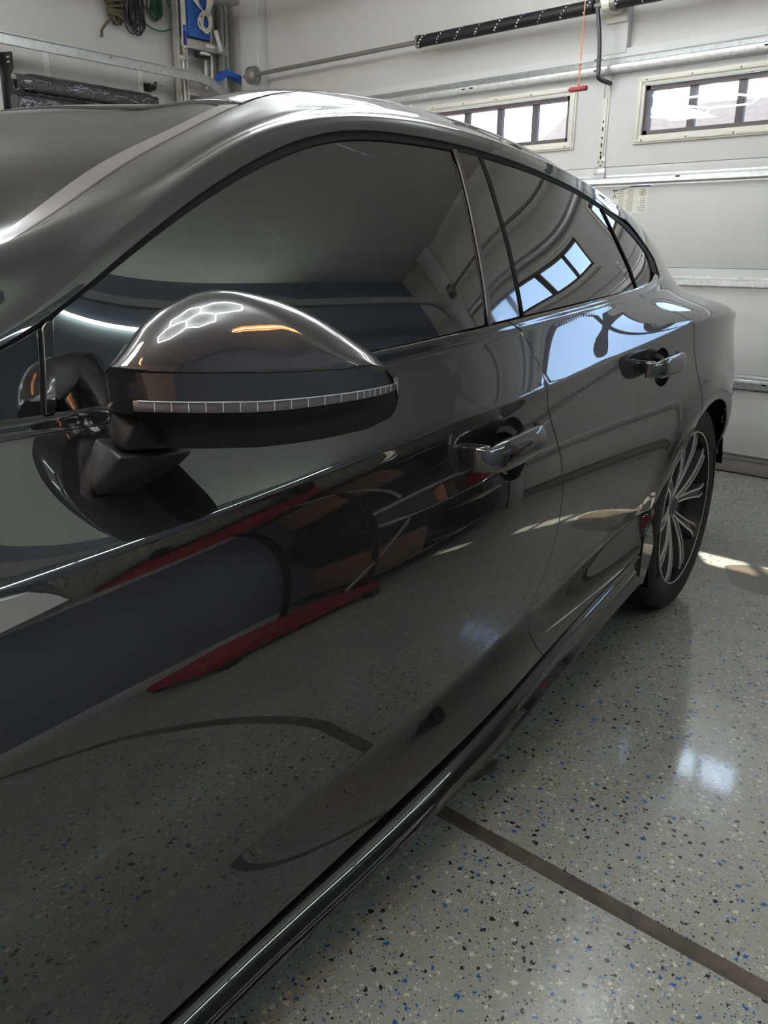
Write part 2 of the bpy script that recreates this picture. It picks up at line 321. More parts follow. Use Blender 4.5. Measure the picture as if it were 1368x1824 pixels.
# big top strut: hat section
bm=bmesh.new(); prism(bm,[(XD-.001,2.010),(XD-.045,2.016),(XD-.05,2.03),(XD-.05,2.048),(XD-.022,2.058),(XD-.012,2.082),(XD-.001,2.092)],'y',DY0+.01,DY1-.01)
st=bm_obj('top_strut',bm,'galv',door,25)
for yy in (.55,.61,2.3,2.36,3.0,3.06,3.6): boxo('slot',(XD-.052,XD-.048,yy,yy+.025,2.034,2.041),'void',st)
for c in wins:      # windows: frame > panes, muntins, screws
    y0,y1=c-.528,c+.528
    fr=bmesh.new()
    t=.042
    for b in ((y0,y1,WZ0,WZ0+t),(y0,y1,WZ1-t,WZ1),(y0,y0+t,WZ0+t,WZ1-t),(y1-t,y1,WZ0+t,WZ1-t)):
        box(fr,XD-.012,XD+.006,*b,bev=.002)
    t2=.026
    for b in ((y0+.008,y1-.008,WZ0+.008,WZ0+.008+.018),(y0+.008,y1-.008,WZ1-.026,WZ1-.008),(y0+.008,y0+.026,WZ0+.02,WZ1-.02),(y1-.026,y1-.008,WZ0+.02,WZ1-.02)):
        box(fr,XD-.019,XD-.010,*b,bev=.003)
    fo=bm_obj('window_frame',fr,'frame',door)
    a0,a1=y0+t,y1-t; z0,z1=WZ0+t,WZ1-t
    boxo('pane',(XD+.020,XD+.024,a0,a1,z0,z1),'pane',fo)
    bo=bmesh.new(); q=.022
    for b in ((a0,a1,z0,z0+q),(a0,a1,z1-q,z1),(a0,a0+q,z0,z1),(a1-q,a1,z0,z1)): box(bo,XD+.006,XD+.05,*b)
    bm_obj('outer_rim',bo,'darkfr',fo)
    for j in (1,2,3):
        yy=a0+(a1-a0)*j/4; boxo('muntin',(XD+.026,XD+.05,yy-.019,yy+.019,z0,z1),'darkfr',fo)
    for j in range(5):
        for zz in (WZ0+.017,WZ1-.017):
            yy=y0+.05+(y1-y0-.1)*j/4
            bm=bmesh.new(); bmesh.ops.create_uvsphere(bm,u_segments=8,v_segments=5,radius=.0055,matrix=Matrix.Translation((XD-.018,yy,zz))); bm_obj('screw',bm,'steel',fo)
# centre stile, hinges
boxo('centre_stile',(XD-.006,XD+.0,1.425,1.467,1.56,2.01),'white',door,.001)
bm=bmesh.new(); box(bm,XD-.012,XD-.004,1.436,1.462,1.565,1.90,bev=.001); box(bm,XD-.013,XD-.003,1.458,1.464,1.565,1.99)
hb=bm_obj('operator_bracket',bm,'frame',door)
for j,zz in enumerate((1.60,1.625,1.66,1.70,1.74,1.78)): boxo('slot',(XD-.014,XD-.011,1.446,1.452,zz,zz+(.012 if j%2 else .02)),'void',hb)
for z in (1.535,1.02,.50):
    for yy in (YC,YC+1.41,YC-1.41,DY1-.12,DY0+.12):
        bm=bmesh.new(); box(bm,XD-.016,XD-.002,yy-.03,yy+.03,z-.035,z+.015,bev=.002); box(bm,XD-.010,XD-.003,yy-.022,yy+.022,z+.015,z+.075,bev=.002)
        h=bm_obj('hinge',bm,'galv',door)
        tubeo('hinge_pin',[(XD-.018,yy-.034,z-.008),(XD-.018,yy+.034,z-.008)],.0055,'galv',h,8)
        for b_ in ((-.012,.05),(.012,.05),(0,.032)): 
            bm=bmesh.new(); bmesh.ops.create_cone(bm,segments=6,radius1=.006,radius2=.005,depth=.008,cap_ends=True,matrix=Matrix.Translation((XD-.013,yy+b_[0],z+b_[1]))@Matrix.Rotation(R(90),4,'Y')); bm_obj('bolt',bm,'steel',h)
# warning sticker on the door, flat print with pictograms
stk=boxo('warning_sticker',(XD-.0008,XD-.0002,1.160,1.352,1.318,1.452),'paper'); stk['label']='cream warning sticker with yellow and blue top strip on white garage door'; stk['category']='sticker'
def pl(name,y0,y1,z0,z1,m,d=.0012,par=stk): return boxo(name,(XD-d,XD-d+.0005,y0,y1,z0,z1),m,par)
pl('yellow_strip',1.155,1.240,1.458,1.470,'yellow',.0013); pl('blue_strip',1.150,1.262,1.450,1.4575,'navy',.0013)
bm=bmesh.new()
for cx in (1.318,1.262,1.19):
    for i in range(13 if cx>1.2 else 8):
        zz=1.441-.009*i if cx>1.2 else 1.392-.009*i; box(bm,XD-.0016,XD-.0008,cx-.021,cx+.021-rnd.choice((0,.006,.013)),zz-.0028,zz)
bm_obj('print_lines',bm,'ink',stk,kind='stuff')
bm=bmesh.new(); pts=[(XD-.0014,1.188+.017*math.cos(a),1.422+.017*math.sin(a)) for a in np.linspace(0,2*math.pi,25)[:-1]]; tube(bm,pts,.0014,5,closed=True); tube(bm,[(XD-.0014,1.176,1.434),(XD-.0014,1.200,1.410)],.0013,5)
box(bm,XD-.0016,XD-.0008,1.184,1.192,1.412,1.430); bm_obj('prohibition_symbol',bm,'ink',stk)
bm=bmesh.new(); box(bm,XD-.0016,XD-.0008,1.337,1.362,1.432,1.439); tube(bm,[(XD-.0012,1.34,1.438),(XD-.0012,1.27,1.449),(XD-.0012,1.24,1.458)],.0016,5); tube(bm,[(XD-.0012,1.352,1.43),(XD-.0012,1.349,1.412),(XD-.0012,1.358,1.398)],.002,5); tube(bm,[(XD-.0012,1.349,1.412),(XD-.0012,1.341,1.40)],.002,5); bm_obj('falling_figure_symbol',bm,'black',stk)
# ------------------------------------------------------------------ torsion spring, shaft, drum
XS,ZS=1.80,2.322
sp_=thing('torsion_spring_shaft','steel torsion shaft carrying black coil springs above the garage door','shaft',(XS,YC,ZS))
def lo(y): return y-YC
tubeo('shaft',[(0,lo(DY1+.10),0),(0,lo(DY0-.10),0)],.0135,'steel',sp_,14)
for a,b in ((2.68,1.50),(1.40,.10)):
    bm=bmesh.new(); pts=[];rr=[]; n=int(abs(a-b)/.0045)
    for i in range(n+1):
        y=a+(b-a)*i/n; pts.append((0,lo(y),0)); rr.append(.0335 if i%2 else .0312)
    tube(bm,pts,rr,20); s_=bm_obj('coil_spring',bm,'spring',sp_,80)
    bm=bmesh.new()      # chalk marks wound around the coil
    for i in range(9):
        y=a+(b-a)*(.015+i*.118)
        for k in range(7):
            an=-2.4+k*.42+rnd.uniform(-.06,.06); yy=lo(y)-.012*k+rnd.uniform(-.003,.003); c,s0=math.cos(an),math.sin(an)
            mtx=Matrix.Translation((.0338*s0,yy,.0338*c))@Matrix.Rotation(an,4,'Y'); L_=rnd.choice((.003,.005,.009)) if i else .011
            box(bm,-.004,.004,-L_/2,L_/2,-.0004,.0012,mtx=mtx)
    bm_obj('chalk_marks',bm,'stripe',s_,kind='stuff')
    tubeo('spring_cone',[(0,lo(a)+.004*(1 if a>b else -1),0),(0,lo(a)-.012,0)],.037,'steel',sp_,16)
bm=bmesh.new(); box(bm,.0,.10,-.06,.0,-.035,.035,bev=.004); box(bm,.088,.100,-.09,.03,-.07,.05,bev=.003); tube(bm,[(0,-.06,0),(0,-.0,0)],.036,18)
bm_obj('centre_bracket',bm,'frame',sp_)
tubeo('bearing_ring',[(0,-.075,0),(0,-.058,0)],.040,'steel',sp_,18)
def drum(yy,sg):
    bm=bmesh.new(); pr=[(-.040,.012),(-.040,.030),(-.028,.044),(-.022,.058),(.012,.058),(.012,.054),(.022,.060),(.026,.060),(.026,.048),(.02,.02),(.02,.0135)]
    segs=28; rings=[]
    for q,r_ in pr: rings.append([bm.verts.new((r_*math.cos(2*math.pi*k/segs),yy+q*sg,r_*math.sin(2*math.pi*k/segs))) for k in range(segs)])
    for A,B_ in zip(rings,rings[1:]):
        for k in range(segs): bm.faces.new((A[k],A[(k+1)%segs],B_[(k+1)%segs],B_[k]))
    bm_obj('cable_drum',bm,'steel',sp_)
    bm=bmesh.new(); box(bm,-.02,.06,yy+sg*.055,yy+sg*.06,-.05,.05,bev=.003); bm_obj('bearing_plate',bm,'galv',sp_)
drum(lo(4.235),1); drum(lo(DY0-.03),-1)
tubeo('lift_cable',[(.058,lo(4.235),0),(.085,lo(4.20),-2.25)],.0022,'steel',sp_,6); tubeo('lift_cable',[(.058,lo(DY0-.03),0),(.085,lo(DY0+.03),-2.25)],.0022,'steel',sp_,6)
# door arm and pull cord
bm=bmesh.new(); pts=cat([(1.800,1.487,2.52),(1.80,1.487,2.35),(1.80,1.457,2.16),(1.80,1.450,2.03),(1.805,1.446,1.985),(1.85,1.418,1.967),(1.89,1.418,1.967)],5)
for i,p in enumerate(pts): pass
tube(bm,pts,.0115,4); arm=bm_obj('opener_arm',bm,'black',door)
for zz in (2.07,2.02):
    tubeo('arm_bolt',[(1.80,1.475,zz),(1.80,1.435,zz)],.006,'steel',arm,6)
rp=thing('release_cord','thin orange pull cord with a red handle hanging before the garage door','cord',(1.0,1.097,1.785))
tubeo('cord',[(0,-.003,1.065),(0,-.002,.34),(0,0,.11)],.0026,'orange',rp,6)
for zz in (.095,.075,.02): 
    bm=bmesh.new(); bmesh.ops.create_icosphere(bm,subdivisions=2,radius=.0058,matrix=Matrix.Translation((0,0,zz))); bm_obj('knot',bm,'orange',rp)
tubeo('cord_tail',[(0,0,.10),(.002,.002,.0)],.0026,'orange',rp,6)
bm=bmesh.new(); box(bm,-.010,.010,-.042,.042,-.010,.010,bev=.005); bm_obj('handle',bm,'red',rp)
# horizontal tracks
def track(yt,lab):
    g=thing('door_track',lab,'track',(0,yt,0))
    prof=[(-.032,-.012),(-.032,.014),(.030,.014),(.030,-.012),(.026,-.012),(.026,.010),(-.028,.010),(-.028,-.012)]   # (normal, lateral)
    path=[(XD-.10,.02)]+[(XD-.10,1.9)]+[(XD-.10-.38*(1-math.cos(a)),1.9+.38*math.sin(a)) for a in np.linspace(.05,math.pi/2,12)]+[(-1.2,2.292)]
    def sweep(a,b):
        bm=bmesh.new(); rings=[]
        P=path[a:b]
        for i,(x,z) in enumerate(P):
            q0=P[max(i-1,0)];q1=P[min(i+1,len(P)-1)]; t=Vector((q1[0]-q0[0],0,q1[1]-q0[1])).normalized(); nrm=Vector((t.z,0,-t.x))
            rings.append([bm.verts.new(Vector((x,s_,z))+nrm*n_) for n_,s_ in prof])
        for A,B_ in zip(rings,rings[1:]):
            for k in range(8): bm.faces.new((A[k],A[(k+1)%8],B_[(k+1)%8],B_[k]))
        bm.faces.new(rings[0]); bm.faces.new(rings[-1]); return bm
    bm_obj('vertical_rail',sweep(0,2),'galv',g,25); bm_obj('horizontal_rail',sweep(1,len(path)),'galv',g,25)
    for x in (.75,-.5):
        boxo('rail_bolt',(x,x+.012,-.016 if yt>0 else .008,-.008 if yt>0 else .016,2.286,2.298),'steel',g)
    return g
track(4.42,'long pale galvanised door track crossing above the car roof by the left wall')
track(-1.53,'galvanised door track along the slate blue right wall')
# ------------------------------------------------------------------ left wall: strips, brackets, wrapped parts, ropes, ladder
for x in (.47,1.17): struct('trim_%d'%(2 if x<1 else 3),(x,x+.035,YL-.006,YL,0,2.33),'stringer')
def wallbr(x,label,z0=1.93,z1=2.275):
    g=thing('wall_bracket',label,'bracket',(x,YL,z0))
    bm=bmesh.new(); h=z1-z0
    prism(bm,[(-.004,0),(-.09,.0+h*.0),(-.115,h*.30),(-.115,h*.52),(-.085,h*.62),(-.125,h*.72),(-.125,h*.97),(-.004,h)],'x',-.003,.003)
    bm_obj('plate',bm,'black',g)
    boxo('flange',(-.03,.03,-.005,-.0005,0,h),'black',g,.001)
    bm=bmesh.new(); box(bm,.0,.42,-.12,-.112,h*.28,h*.36,bev=.002) if False else box(bm,-.02,.045,-.13,-.118,h*.52,h*.60,bev=.002); bm_obj('hook',bm,'steel',g)
    for zz in (h*.82,h*.9): boxo('slot',(-.0045,.0045,-.09,-.055,zz-.004,zz+.004),'stringer',g)
    return g
wallbr(.20,'black slotted steel bracket at the photo\'s top left edge'); wallbr(1.24,'black steel bracket just above the car roof near the ladder',2.19,2.245)
# plastic-wrapped long parts resting on the brackets
def wrapped(y0,z0,w,h,x0,x1,label):
    bm=bmesh.new(); n=46; rings=[]
    for i in range(n+1):
        x=x0+(x1-x0)*i/n; ring=[]
        f=1 if 2<i<n-2 else .8
        for k in range(16):
            a=2*math.pi*k/16; r_=1+.03*math.sin(1.3*i+k*2.1)*math.cos(k*1.3+i*.7)+rnd.uniform(-.025,.025)
            ring.append(bm.verts.new((x,y0+w*f*r_*math.copysign(abs(math.cos(a))**.6,math.cos(a)),z0+h*f*r_*math.copysign(abs(math.sin(a))**.6,math.sin(a)))))
        rings.append(ring)
    for A,B_ in zip(rings,rings[1:]):
        for k in range(16): bm.faces.new((A[k],A[(k+1)%16],B_[(k+1)%16],B_[k]))
    bm.faces.new(rings[0]); bm.faces.new(rings[-1])
    o=bm_obj('wrapped_part',bm,'wrap',None,70); o['label']=label; o['category']='wrapped part'
    bm=bmesh.new()
    for i in range(30):   # crumpled film ridges
        x=rnd.uniform(x0+.02,x1-.05); a=rnd.uniform(2.2,4.4); p=[]
        for k in range(4): 
            a2=a+rnd.uniform(-.5,.5); p.append((x+k*.02*rnd.choice((-1,1)),y0+w*1.07*math.cos(a2),z0+h*1.07*math.sin(a2)))
        tube(bm,p,.0009,4)
    bm_obj('film_creases',bm,'stripe',o,kind='stuff')
wrapped(4.63,2.10,.055,.055,.21,1.22,'long dark part wrapped in crumpled clear plastic, upper one on the bracket')
wrapped(4.64,1.985,.06,.05,.19,1.22,'long dark part wrapped in clear plastic, lower one behind the car roof')
# hanging ropes and cables
def coil(name,lab,cat_,m,x,ztop,zbot,w,n,r,seed,extra=None):
    q=random.Random(seed); g=thing(name,lab,cat_,(x,YL-.02,ztop)); bm=bmesh.new()
    for i in range(n):
        ww=w*q.uniform(.35,1); dz=(ztop-zbot)*q.uniform(.72,1); ox=q.uniform(-.3,.3)*w; yy=-.02-.035*q.random()
        pts=[(ox+ww*math.sin(a)*.5*(1-.45*math.cos(a)),yy-.012*math.sin(a*2+i),-dz/2+dz/2*math.cos(a)) for a in np.linspace(0,2*math.pi,22)[:-1]]
        tube(bm,pts,r,6,closed=True)
    bm_obj('loops',bm,m,g,60)
    if extra: extra(g,q)
    return g
def knotrope(g,q):
    bm=bmesh.new()
    for i in range(6):
        z=-.12-.022*i; pts=[(.058*math.cos(a)+.0,-.05-.03*math.sin(a),z+.012*math.sin(a+i)) for a in np.linspace(0,2*math.pi,18)[:-1]]; tube(bm,pts,.009,6,closed=True)
    bm_obj('wrap_turns',bm,'olive',g,60)
    bm=bmesh.new(); tube(bm,cat([(-.02,-.05,-.2),(-.06,-.06,-.26),(-.10,-.05,-.31),(-.125,-.05,-.345)],4),[.008]*9+[.004]*0+[.008]*4,6)
    for i in range(7): tube(bm,[(-.11,-.05,-.33),(-.125+q.uniform(-.02,.02),-.05+q.uniform(-.01,.01),-.375)],.002,4)
    bm_obj('frayed_end',bm,'olive',g,60)
coil('rope','frayed olive rope bundle hanging on the left wall','rope','olive',.985,2.84,2.555,.10,9,.0085,3,knotrope)
coil('cable_bundle','dark purple-black cable loops hanging between olive rope and green cable','cable','purple',1.14,2.84,2.52,.12,14,.0045,5)
def longloop(g,q):
    bm=bmesh.new(); tube(bm,cat([(.0,-.03,.05),(.10,-.04,-.10),(.115,-.045,-.22),(.02,-.04,-.27),(-.09,-.04,-.255),(-.14,-.04,-.19),(-.12,-.04,-.14),(-.03,-.04,-.16),(.02,-.03,-.12)],6),.005,6); bm_obj('loose_loop',bm,'green',g,60)
coil('green_cable','green cable coil with one wide loose loop on the left wall','cable','green',1.33,2.86,2.64,.10,9,.0045,8,longloop)
# ladder standing against the left wall
LX0,LX1=1.425,1.87
lad=thing('ladder','tall aluminium ladder standing in the corner with blue plastic parts','ladder',((LX0+LX1)/2,YL-.05,0))
def lx(x): return x-(LX0+LX1)/2
for x,wd in ((LX0,.10),(LX1-.05,.05)):
    bm=bmesh.new(); box(bm,lx(x),lx(x)+.012,-.10,-.02,0,2.84,bev=.002); box(bm,lx(x)+.030,lx(x)+.075 if wd>.06 else lx(x)+.05,-.104,-.094,0,2.84,bev=.002); box(bm,lx(x),lx(x)+.075 if wd>.06 else lx(x)+.05,-.03,-.02,0,2.84)
    bm_obj('rail',bm,'ladder',lad)
for z in (.35,.66,.97,1.28,1.59,1.90,2.21,2.52):
    bm=bmesh.new(); box(bm,lx(LX0+.02),lx(LX1-.02),-.10,-.03,z,z+.035,bev=.004); box(bm,lx(LX0+.02),lx(LX1-.02),-.105,-.10,z-.02,z+.04,bev=.002)
    bm_obj('rung',bm,'ladder',lad)
for x in (1.70,1.755): tubeo('rear_brace',[(lx(x),-.02,0),(lx(x)+.01,-.03,2.84)],.016,'ladder',lad,10)
bm=bmesh.new(); tube(bm,[(lx(1.446),-.115,1.2),(lx(1.446),-.115,2.42)],.007,8); tube(bm,[(lx(1.478),-.115,1.2),(lx(1.478),-.115,2.42)],.006,8); box(bm,lx(1.43),lx(1.50),-.125,-.10,2.41,2.44,bev=.003); bm_obj('spreader',bm,'ladder',lad)
lb=boxo('side_label',(lx(1.462),lx(1.492),-.1065,-.1045,2.47,2.84),'paper',lad,label='tall white and blue paper label')
boxo('label_print',(lx(1.463),lx(1.491),-.1075,-.1065,2.51,2.60),'navy',lb); boxo('label_print',(lx(1.464),lx(1.490),-.1075,-.1065,2.60,2.64),'blue',lb)
boxo('barcode',(lx(1.470),lx(1.485),-.1075,-.1065,2.478,2.495),'ink',lb)
boxo('rung_label',(lx(1.66),lx(1.75),-.1075,-.105,2.527,2.548),'paper',lad)
boxo('tool_tray',(lx(1.51),lx(1.70),-.115,-.06,2.575,2.84),'bluecloth',lad,.008,label='blue tray panel with worn white patches')
boxo('black_clamp',(lx(1.555),lx(1.665),-.15,-.10,2.44,2.485),'black',lad,.004); boxo('tray_latch',(lx(1.57),lx(1.65),-.17,-.13,2.46,2.478),'paper',lad,.004)
# blue step stool hanging behind
bs=thing('step_stool','small blue plastic step stool behind the car roof beside the ladder','stool',(1.80,YL-.225,2.0))
bm=bmesh.new(); prism(bm,[(-.10,.325),(-.055,.375),(-.03,.385),(.175,.345),(.19,.325),(.19,.285),(.175,.31),(.0,.345),(-.04,.34),(-.09,.30)],'y',-.035,.035); bm_obj('step_top',bm,'blue',bs)
for x in (-.06,.165):
    for y in (-.033,.018): boxo('leg',(x,x+.02,y,y+.015,0,.33),'ladder',bs)
# white extension cord hanging over the ladder
g=thing('extension_cord','white extension cord coil with paper tag hung over the ladder','cord',(1.62,YL-.19,2.84)); bm=bmesh.new(); q=random.Random(2)
for i in range(7):
    s1=.045+.01*i; tube(bm,cat([(-s1,.0,.02),(-s1*.7,-.01*i*.2,-.05),(0.0+.004*i,-.02,-.105),(s1*.7,-.01,-.05),(s1,0,.02)],5),.0042,6)
for i in range(8):
    r_=.038+.004*q.random()*i*.5; cx=.012*q.uniform(-1,1); tube(bm,[(cx+r_*math.cos(a),-.02-.012*math.sin(a*2+i)-.002*i,-.17+r_*1.35*math.sin(a)+.01*q.uniform(-1,1)) for a in np.linspace(0,2*math.pi,20)[:-1]],.0042,6,closed=True)
bm_obj('cord_loops',bm,'cream',g,60)
bm=bmesh.new(); box(bm,-.018,.018,-.052,-.050,-.36,-.22,mtx=Matrix.Rotation(R(-18),4,'Y')); bm_obj('paper_tag',bm,'paper',g)
# ------------------------------------------------------------------ car body surface model (u rearward, s outward, z up), local y = -s
UK=np.array([-3.9,-3.6,-3.3,-3.0,-2.7,-2.45,-2.3,-2.15,-2.0,-1.85,-1.7,-1.5,-1.3,-1.1,-.9,-.7,-.55,-.4,-.25,-.1,.1,.3,.5,.7,.85,1.0])
def cs_tab(x,y):
    n=len(x);h=np.diff(x);A=np.zeros((n,n));r=np.zeros(n);A[0,0]=A[-1,-1]=1
    for i in range(1,n-1):
        A[i,i-1]=h[i-1];A[i,i]=2*(h[i-1]+h[i]);A[i,i+1]=h[i];r[i]=6*((y[i+1]-y[i])/h[i]-(y[i]-y[i-1])/h[i-1])
    return np.linalg.solve(A,r)
class Sp:
    def __init__(s,x,y): s.x=np.array(x,float);s.y=np.array(y,float);s.m=cs_tab(s.x,s.y)
    def __call__(s,t):
        t=np.asarray(t,float);i=np.clip(np.searchsorted(s.x,t)-1,0,len(s.x)-2);h=s.x[i+1]-s.x[i];a=(s.x[i+1]-t)/h;b=(t-s.x[i])/h
        return a*s.y[i]+b*s.y[i+1]+((a**3-a)*s.m[i]+(b**3-b)*s.m[i+1])*h*h/6
Bx=[-3.9,-3.65,-3.4,-3.1,-2.8,-2.5,-2.2,-1.8,-1.5,-1.3,-1.1,-.9,-.6,-.4,-.2,0,.2,.4,.6,.8,1.0]
By=[-.62,-.25,-.09,-.015,.0,-.016,-.028,-.024,-.010,-.004,-.008,-.0145,-.0165,-.010,.000,.006,-.002,-.030,-.095,-.215,-.42]
B=Sp(Bx,By)
SGB=Sp([-3.9,-2.4,-1.9,-1.4,-1.0,-.7,-.4,-.1,.2,.5,.8,1.0],[-.100,-.098,-.095,-.088,-.083,-.084,-.108,-.155,-.21,-.26,-.31,-.34])
AG=Sp([-3.9,-2.4,-1.9,-1.4,-1.0,-.7,-.4,-.1,.3,1.0],[19,19,19.2,19.8,19.5,20.5,24,29,34,36])
SD=Sp([-3.9,-2.5,-2.1,-1.8,-1.5,-1.2,-.8,-.4,0,.4,1],[-.12,-.155,-.205,-.268,-.308,-.318,-.318,-.31,-.305,-.32,-.37])
SJ=Sp([-3.9,-2.5,-2.15,-1.9,-1.72,-1.5,-1.2,-.8,-.4,0,.4,1],[-.14,-.18,-.235,-.305,-.355,-.375,-.385,-.385,-.375,-.37,-.375,-.40])
_K={
 'doorbot':[0.2003,0.2022,0.2030,0.2014,0.1968,0.1888,0.1852,0.1839,0.1867,0.1944,0.2058,0.2252,0.2458,0.2639,0.2792,0.2961,0.3123,0.3297,0.3465,0.3609,0.3752,0.3852,0.3920,0.3964,0.3989,0.4012],
 'kink':[0.3601,0.3576,0.3542,0.3491,0.3416,0.3331,0.3269,0.3211,0.3171,0.3162,0.3196,0.3364,0.3599,0.3741,0.3832,0.3956,0.4089,0.4219,0.4334,0.4439,0.4564,0.4676,0.4777,0.4870,0.4937,0.5003],
 'crease':[0.6604,0.7146,0.7597,0.7874,0.7931,0.7875,0.7867,0.7894,0.7957,0.8040,0.8140,0.8283,0.8401,0.8487,0.8574,0.8700,0.8828,0.8974,0.9105,0.9189,0.9202,0.9157,0.9097,0.9023,0.8963,0.8901],
 'tb':[0.7602,0.8130,0.8599,0.8945,0.9155,0.9176,0.9125,0.9082,0.9081,0.9120,0.9181,0.9289,0.9411,0.9517,0.9626,0.9746,0.9837,0.9935,1.0042,1.0162,1.0263,1.0184,1.0002,0.9747,0.9531,0.9305],
 'gb':[0.7802,0.8335,0.8798,0.9114,0.9300,0.9323,0.9282,0.9248,0.9253,0.9297,0.9365,0.9478,0.9597,0.9708,0.9813,0.9917,0.9998,1.0085,1.0187,1.0305,1.0381,1.0289,1.0099,0.9843,0.9628,0.9405],
 'gt':[0.8000,0.8474,0.8900,0.9216,0.9468,0.9517,0.9542,0.9802,1.0524,1.1316,1.1990,1.2589,1.2787,1.2823,1.2697,1.2472,1.2265,1.1971,1.1612,1.1270,1.0895,1.0524,1.0193,0.9903,0.9699,0.9499],
 'dt':[0.8050,0.8524,0.8949,0.9265,0.9522,0.9601,0.9652,0.9922,1.0613,1.1390,1.2061,1.2691,1.2879,1.2889,1.2791,1.2596,1.2394,1.2119,1.1832,1.1515,1.1102,1.0688,1.0303,0.9981,0.9761,0.9549],
 'shut':[0.8100,0.8575,0.8999,0.9305,0.9583,0.9684,0.9733,1.0007,1.0742,1.1541,1.2230,1.2814,1.3054,1.3051,1.2929,1.2696,1.2477,1.2284,1.2104,1.1899,1.1465,1.0938,1.0455,1.0077,0.9831,0.9598],
 'L1':[0.8150,0.8628,0.9049,0.9334,0.9654,0.9802,0.9842,1.0107,1.0838,1.1616,1.2318,1.2897,1.3136,1.3190,1.3099,1.2921,1.2763,1.2572,1.2333,1.2041,1.1582,1.1066,1.0552,1.0154,0.9894,0.9649],
 'R13':[0.8200,0.8674,0.9100,0.9455,0.9658,0.9945,1.0319,1.0737,1.1191,1.1722,1.2390,1.3055,1.3347,1.3444,1.3374,1.3157,1.2957,1.2755,1.2508,1.2202,1.1721,1.1199,1.0702,1.0277,0.9983,0.9699],
 'RJ':[0.8300,0.8782,0.9199,0.9495,0.9722,0.9959,1.0210,1.0584,1.1173,1.1892,1.2528,1.3315,1.3629,1.3748,1.3726,1.3629,1.3482,1.3288,1.2973,1.2566,1.1998,1.1405,1.0923,1.0474,1.0136,0.9800],
}
Z={k:Sp(UK,v) for k,v in _K.items()}
RIDGE=Sp([-3.9,-3,-2.2,-1.7,-1.2,-.6,0,.5,1],[.54,.59,.60,.605,.63,.66,.68,.68,.66])
CEN=Sp([-3.9,-3.6,-3.3,-2.9,-2.65,-2.3,-2.0,-1.78,-1.6,-1.4,-1.1,-.8,-.45,-.1,.3,.7,1.0],[.80,.875,.92,.965,1.0,1.128,1.235,1.302,1.343,1.372,1.393,1.390,1.355,1.290,1.165,1.055,1.0])
MID=Sp([-3.9,-3.6,-3.3,-2.9,-2.58,-2.3,-2.0,-1.74,-1.56,-1.4,-1.1,-.8,-.45,-.1,.3,.7,1.0],[.80,.87,.912,.955,.99,1.092,1.20,1.283,1.328,1.355,1.380,1.378,1.343,1.276,1.152,1.046,.99])
NR=17
def sg(u,z):
    dz=np.maximum(z-Z['gb'](u),-.05); return B(u)+SGB(u)-dz*np.tan(np.radians(AG(u)))-.33*dz*dz*np.sign(dz)
def rowpts(u):
    u=np.asarray(u,float); b=B(u); zdb=Z['doorbot'](u);zk=Z['kink'](u);zr=RIDGE(u);zc=Z['crease'](u)
    z=[zdb,zk,zk+.45*(zr-zk),zr,zr+.45*(zc-zr),zc-.035,zc,Z['tb'](u),Z['gb'](u),None,Z['dt'](u),Z['shut'](u),Z['L1'](u),Z['R13'](u),Z['RJ'](u),MID(u),CEN(u)]
    z[9]=(z[8]+z[10])/2
    s=[b+.008,b-.020,b+.0045,b+.0135,b+.0018,b-.0095,b-.008,b+SGB(u)+.012,b+SGB(u),sg(u,z[9]),sg(u,z[10])+.004,sg(u,z[11])+.004,sg(u,z[12])+.002,np.minimum(SD(u),sg(u,z[12])-.015),np.minimum(SJ(u),sg(u,z[12])-.05),0*u-.62,0*u-.911]
    # keep order for s on top rows
    return np.stack(s,-1),np.stack(z,-1)
ANG_LO=[6,13,-9,3,11,2,-4,29]; ANG_HI=[6,-14,-9,3,11,2,34,50]
def flare(u,z):
    f=0*u
    for uc in (0.0,-2.824):
        r=np.sqrt((u-uc)**2+(z-.33)**2); f=f+.014*np.exp(-((r-.385)/.05)**2)*np.clip((z-.05)/.1,0,1)
    return f
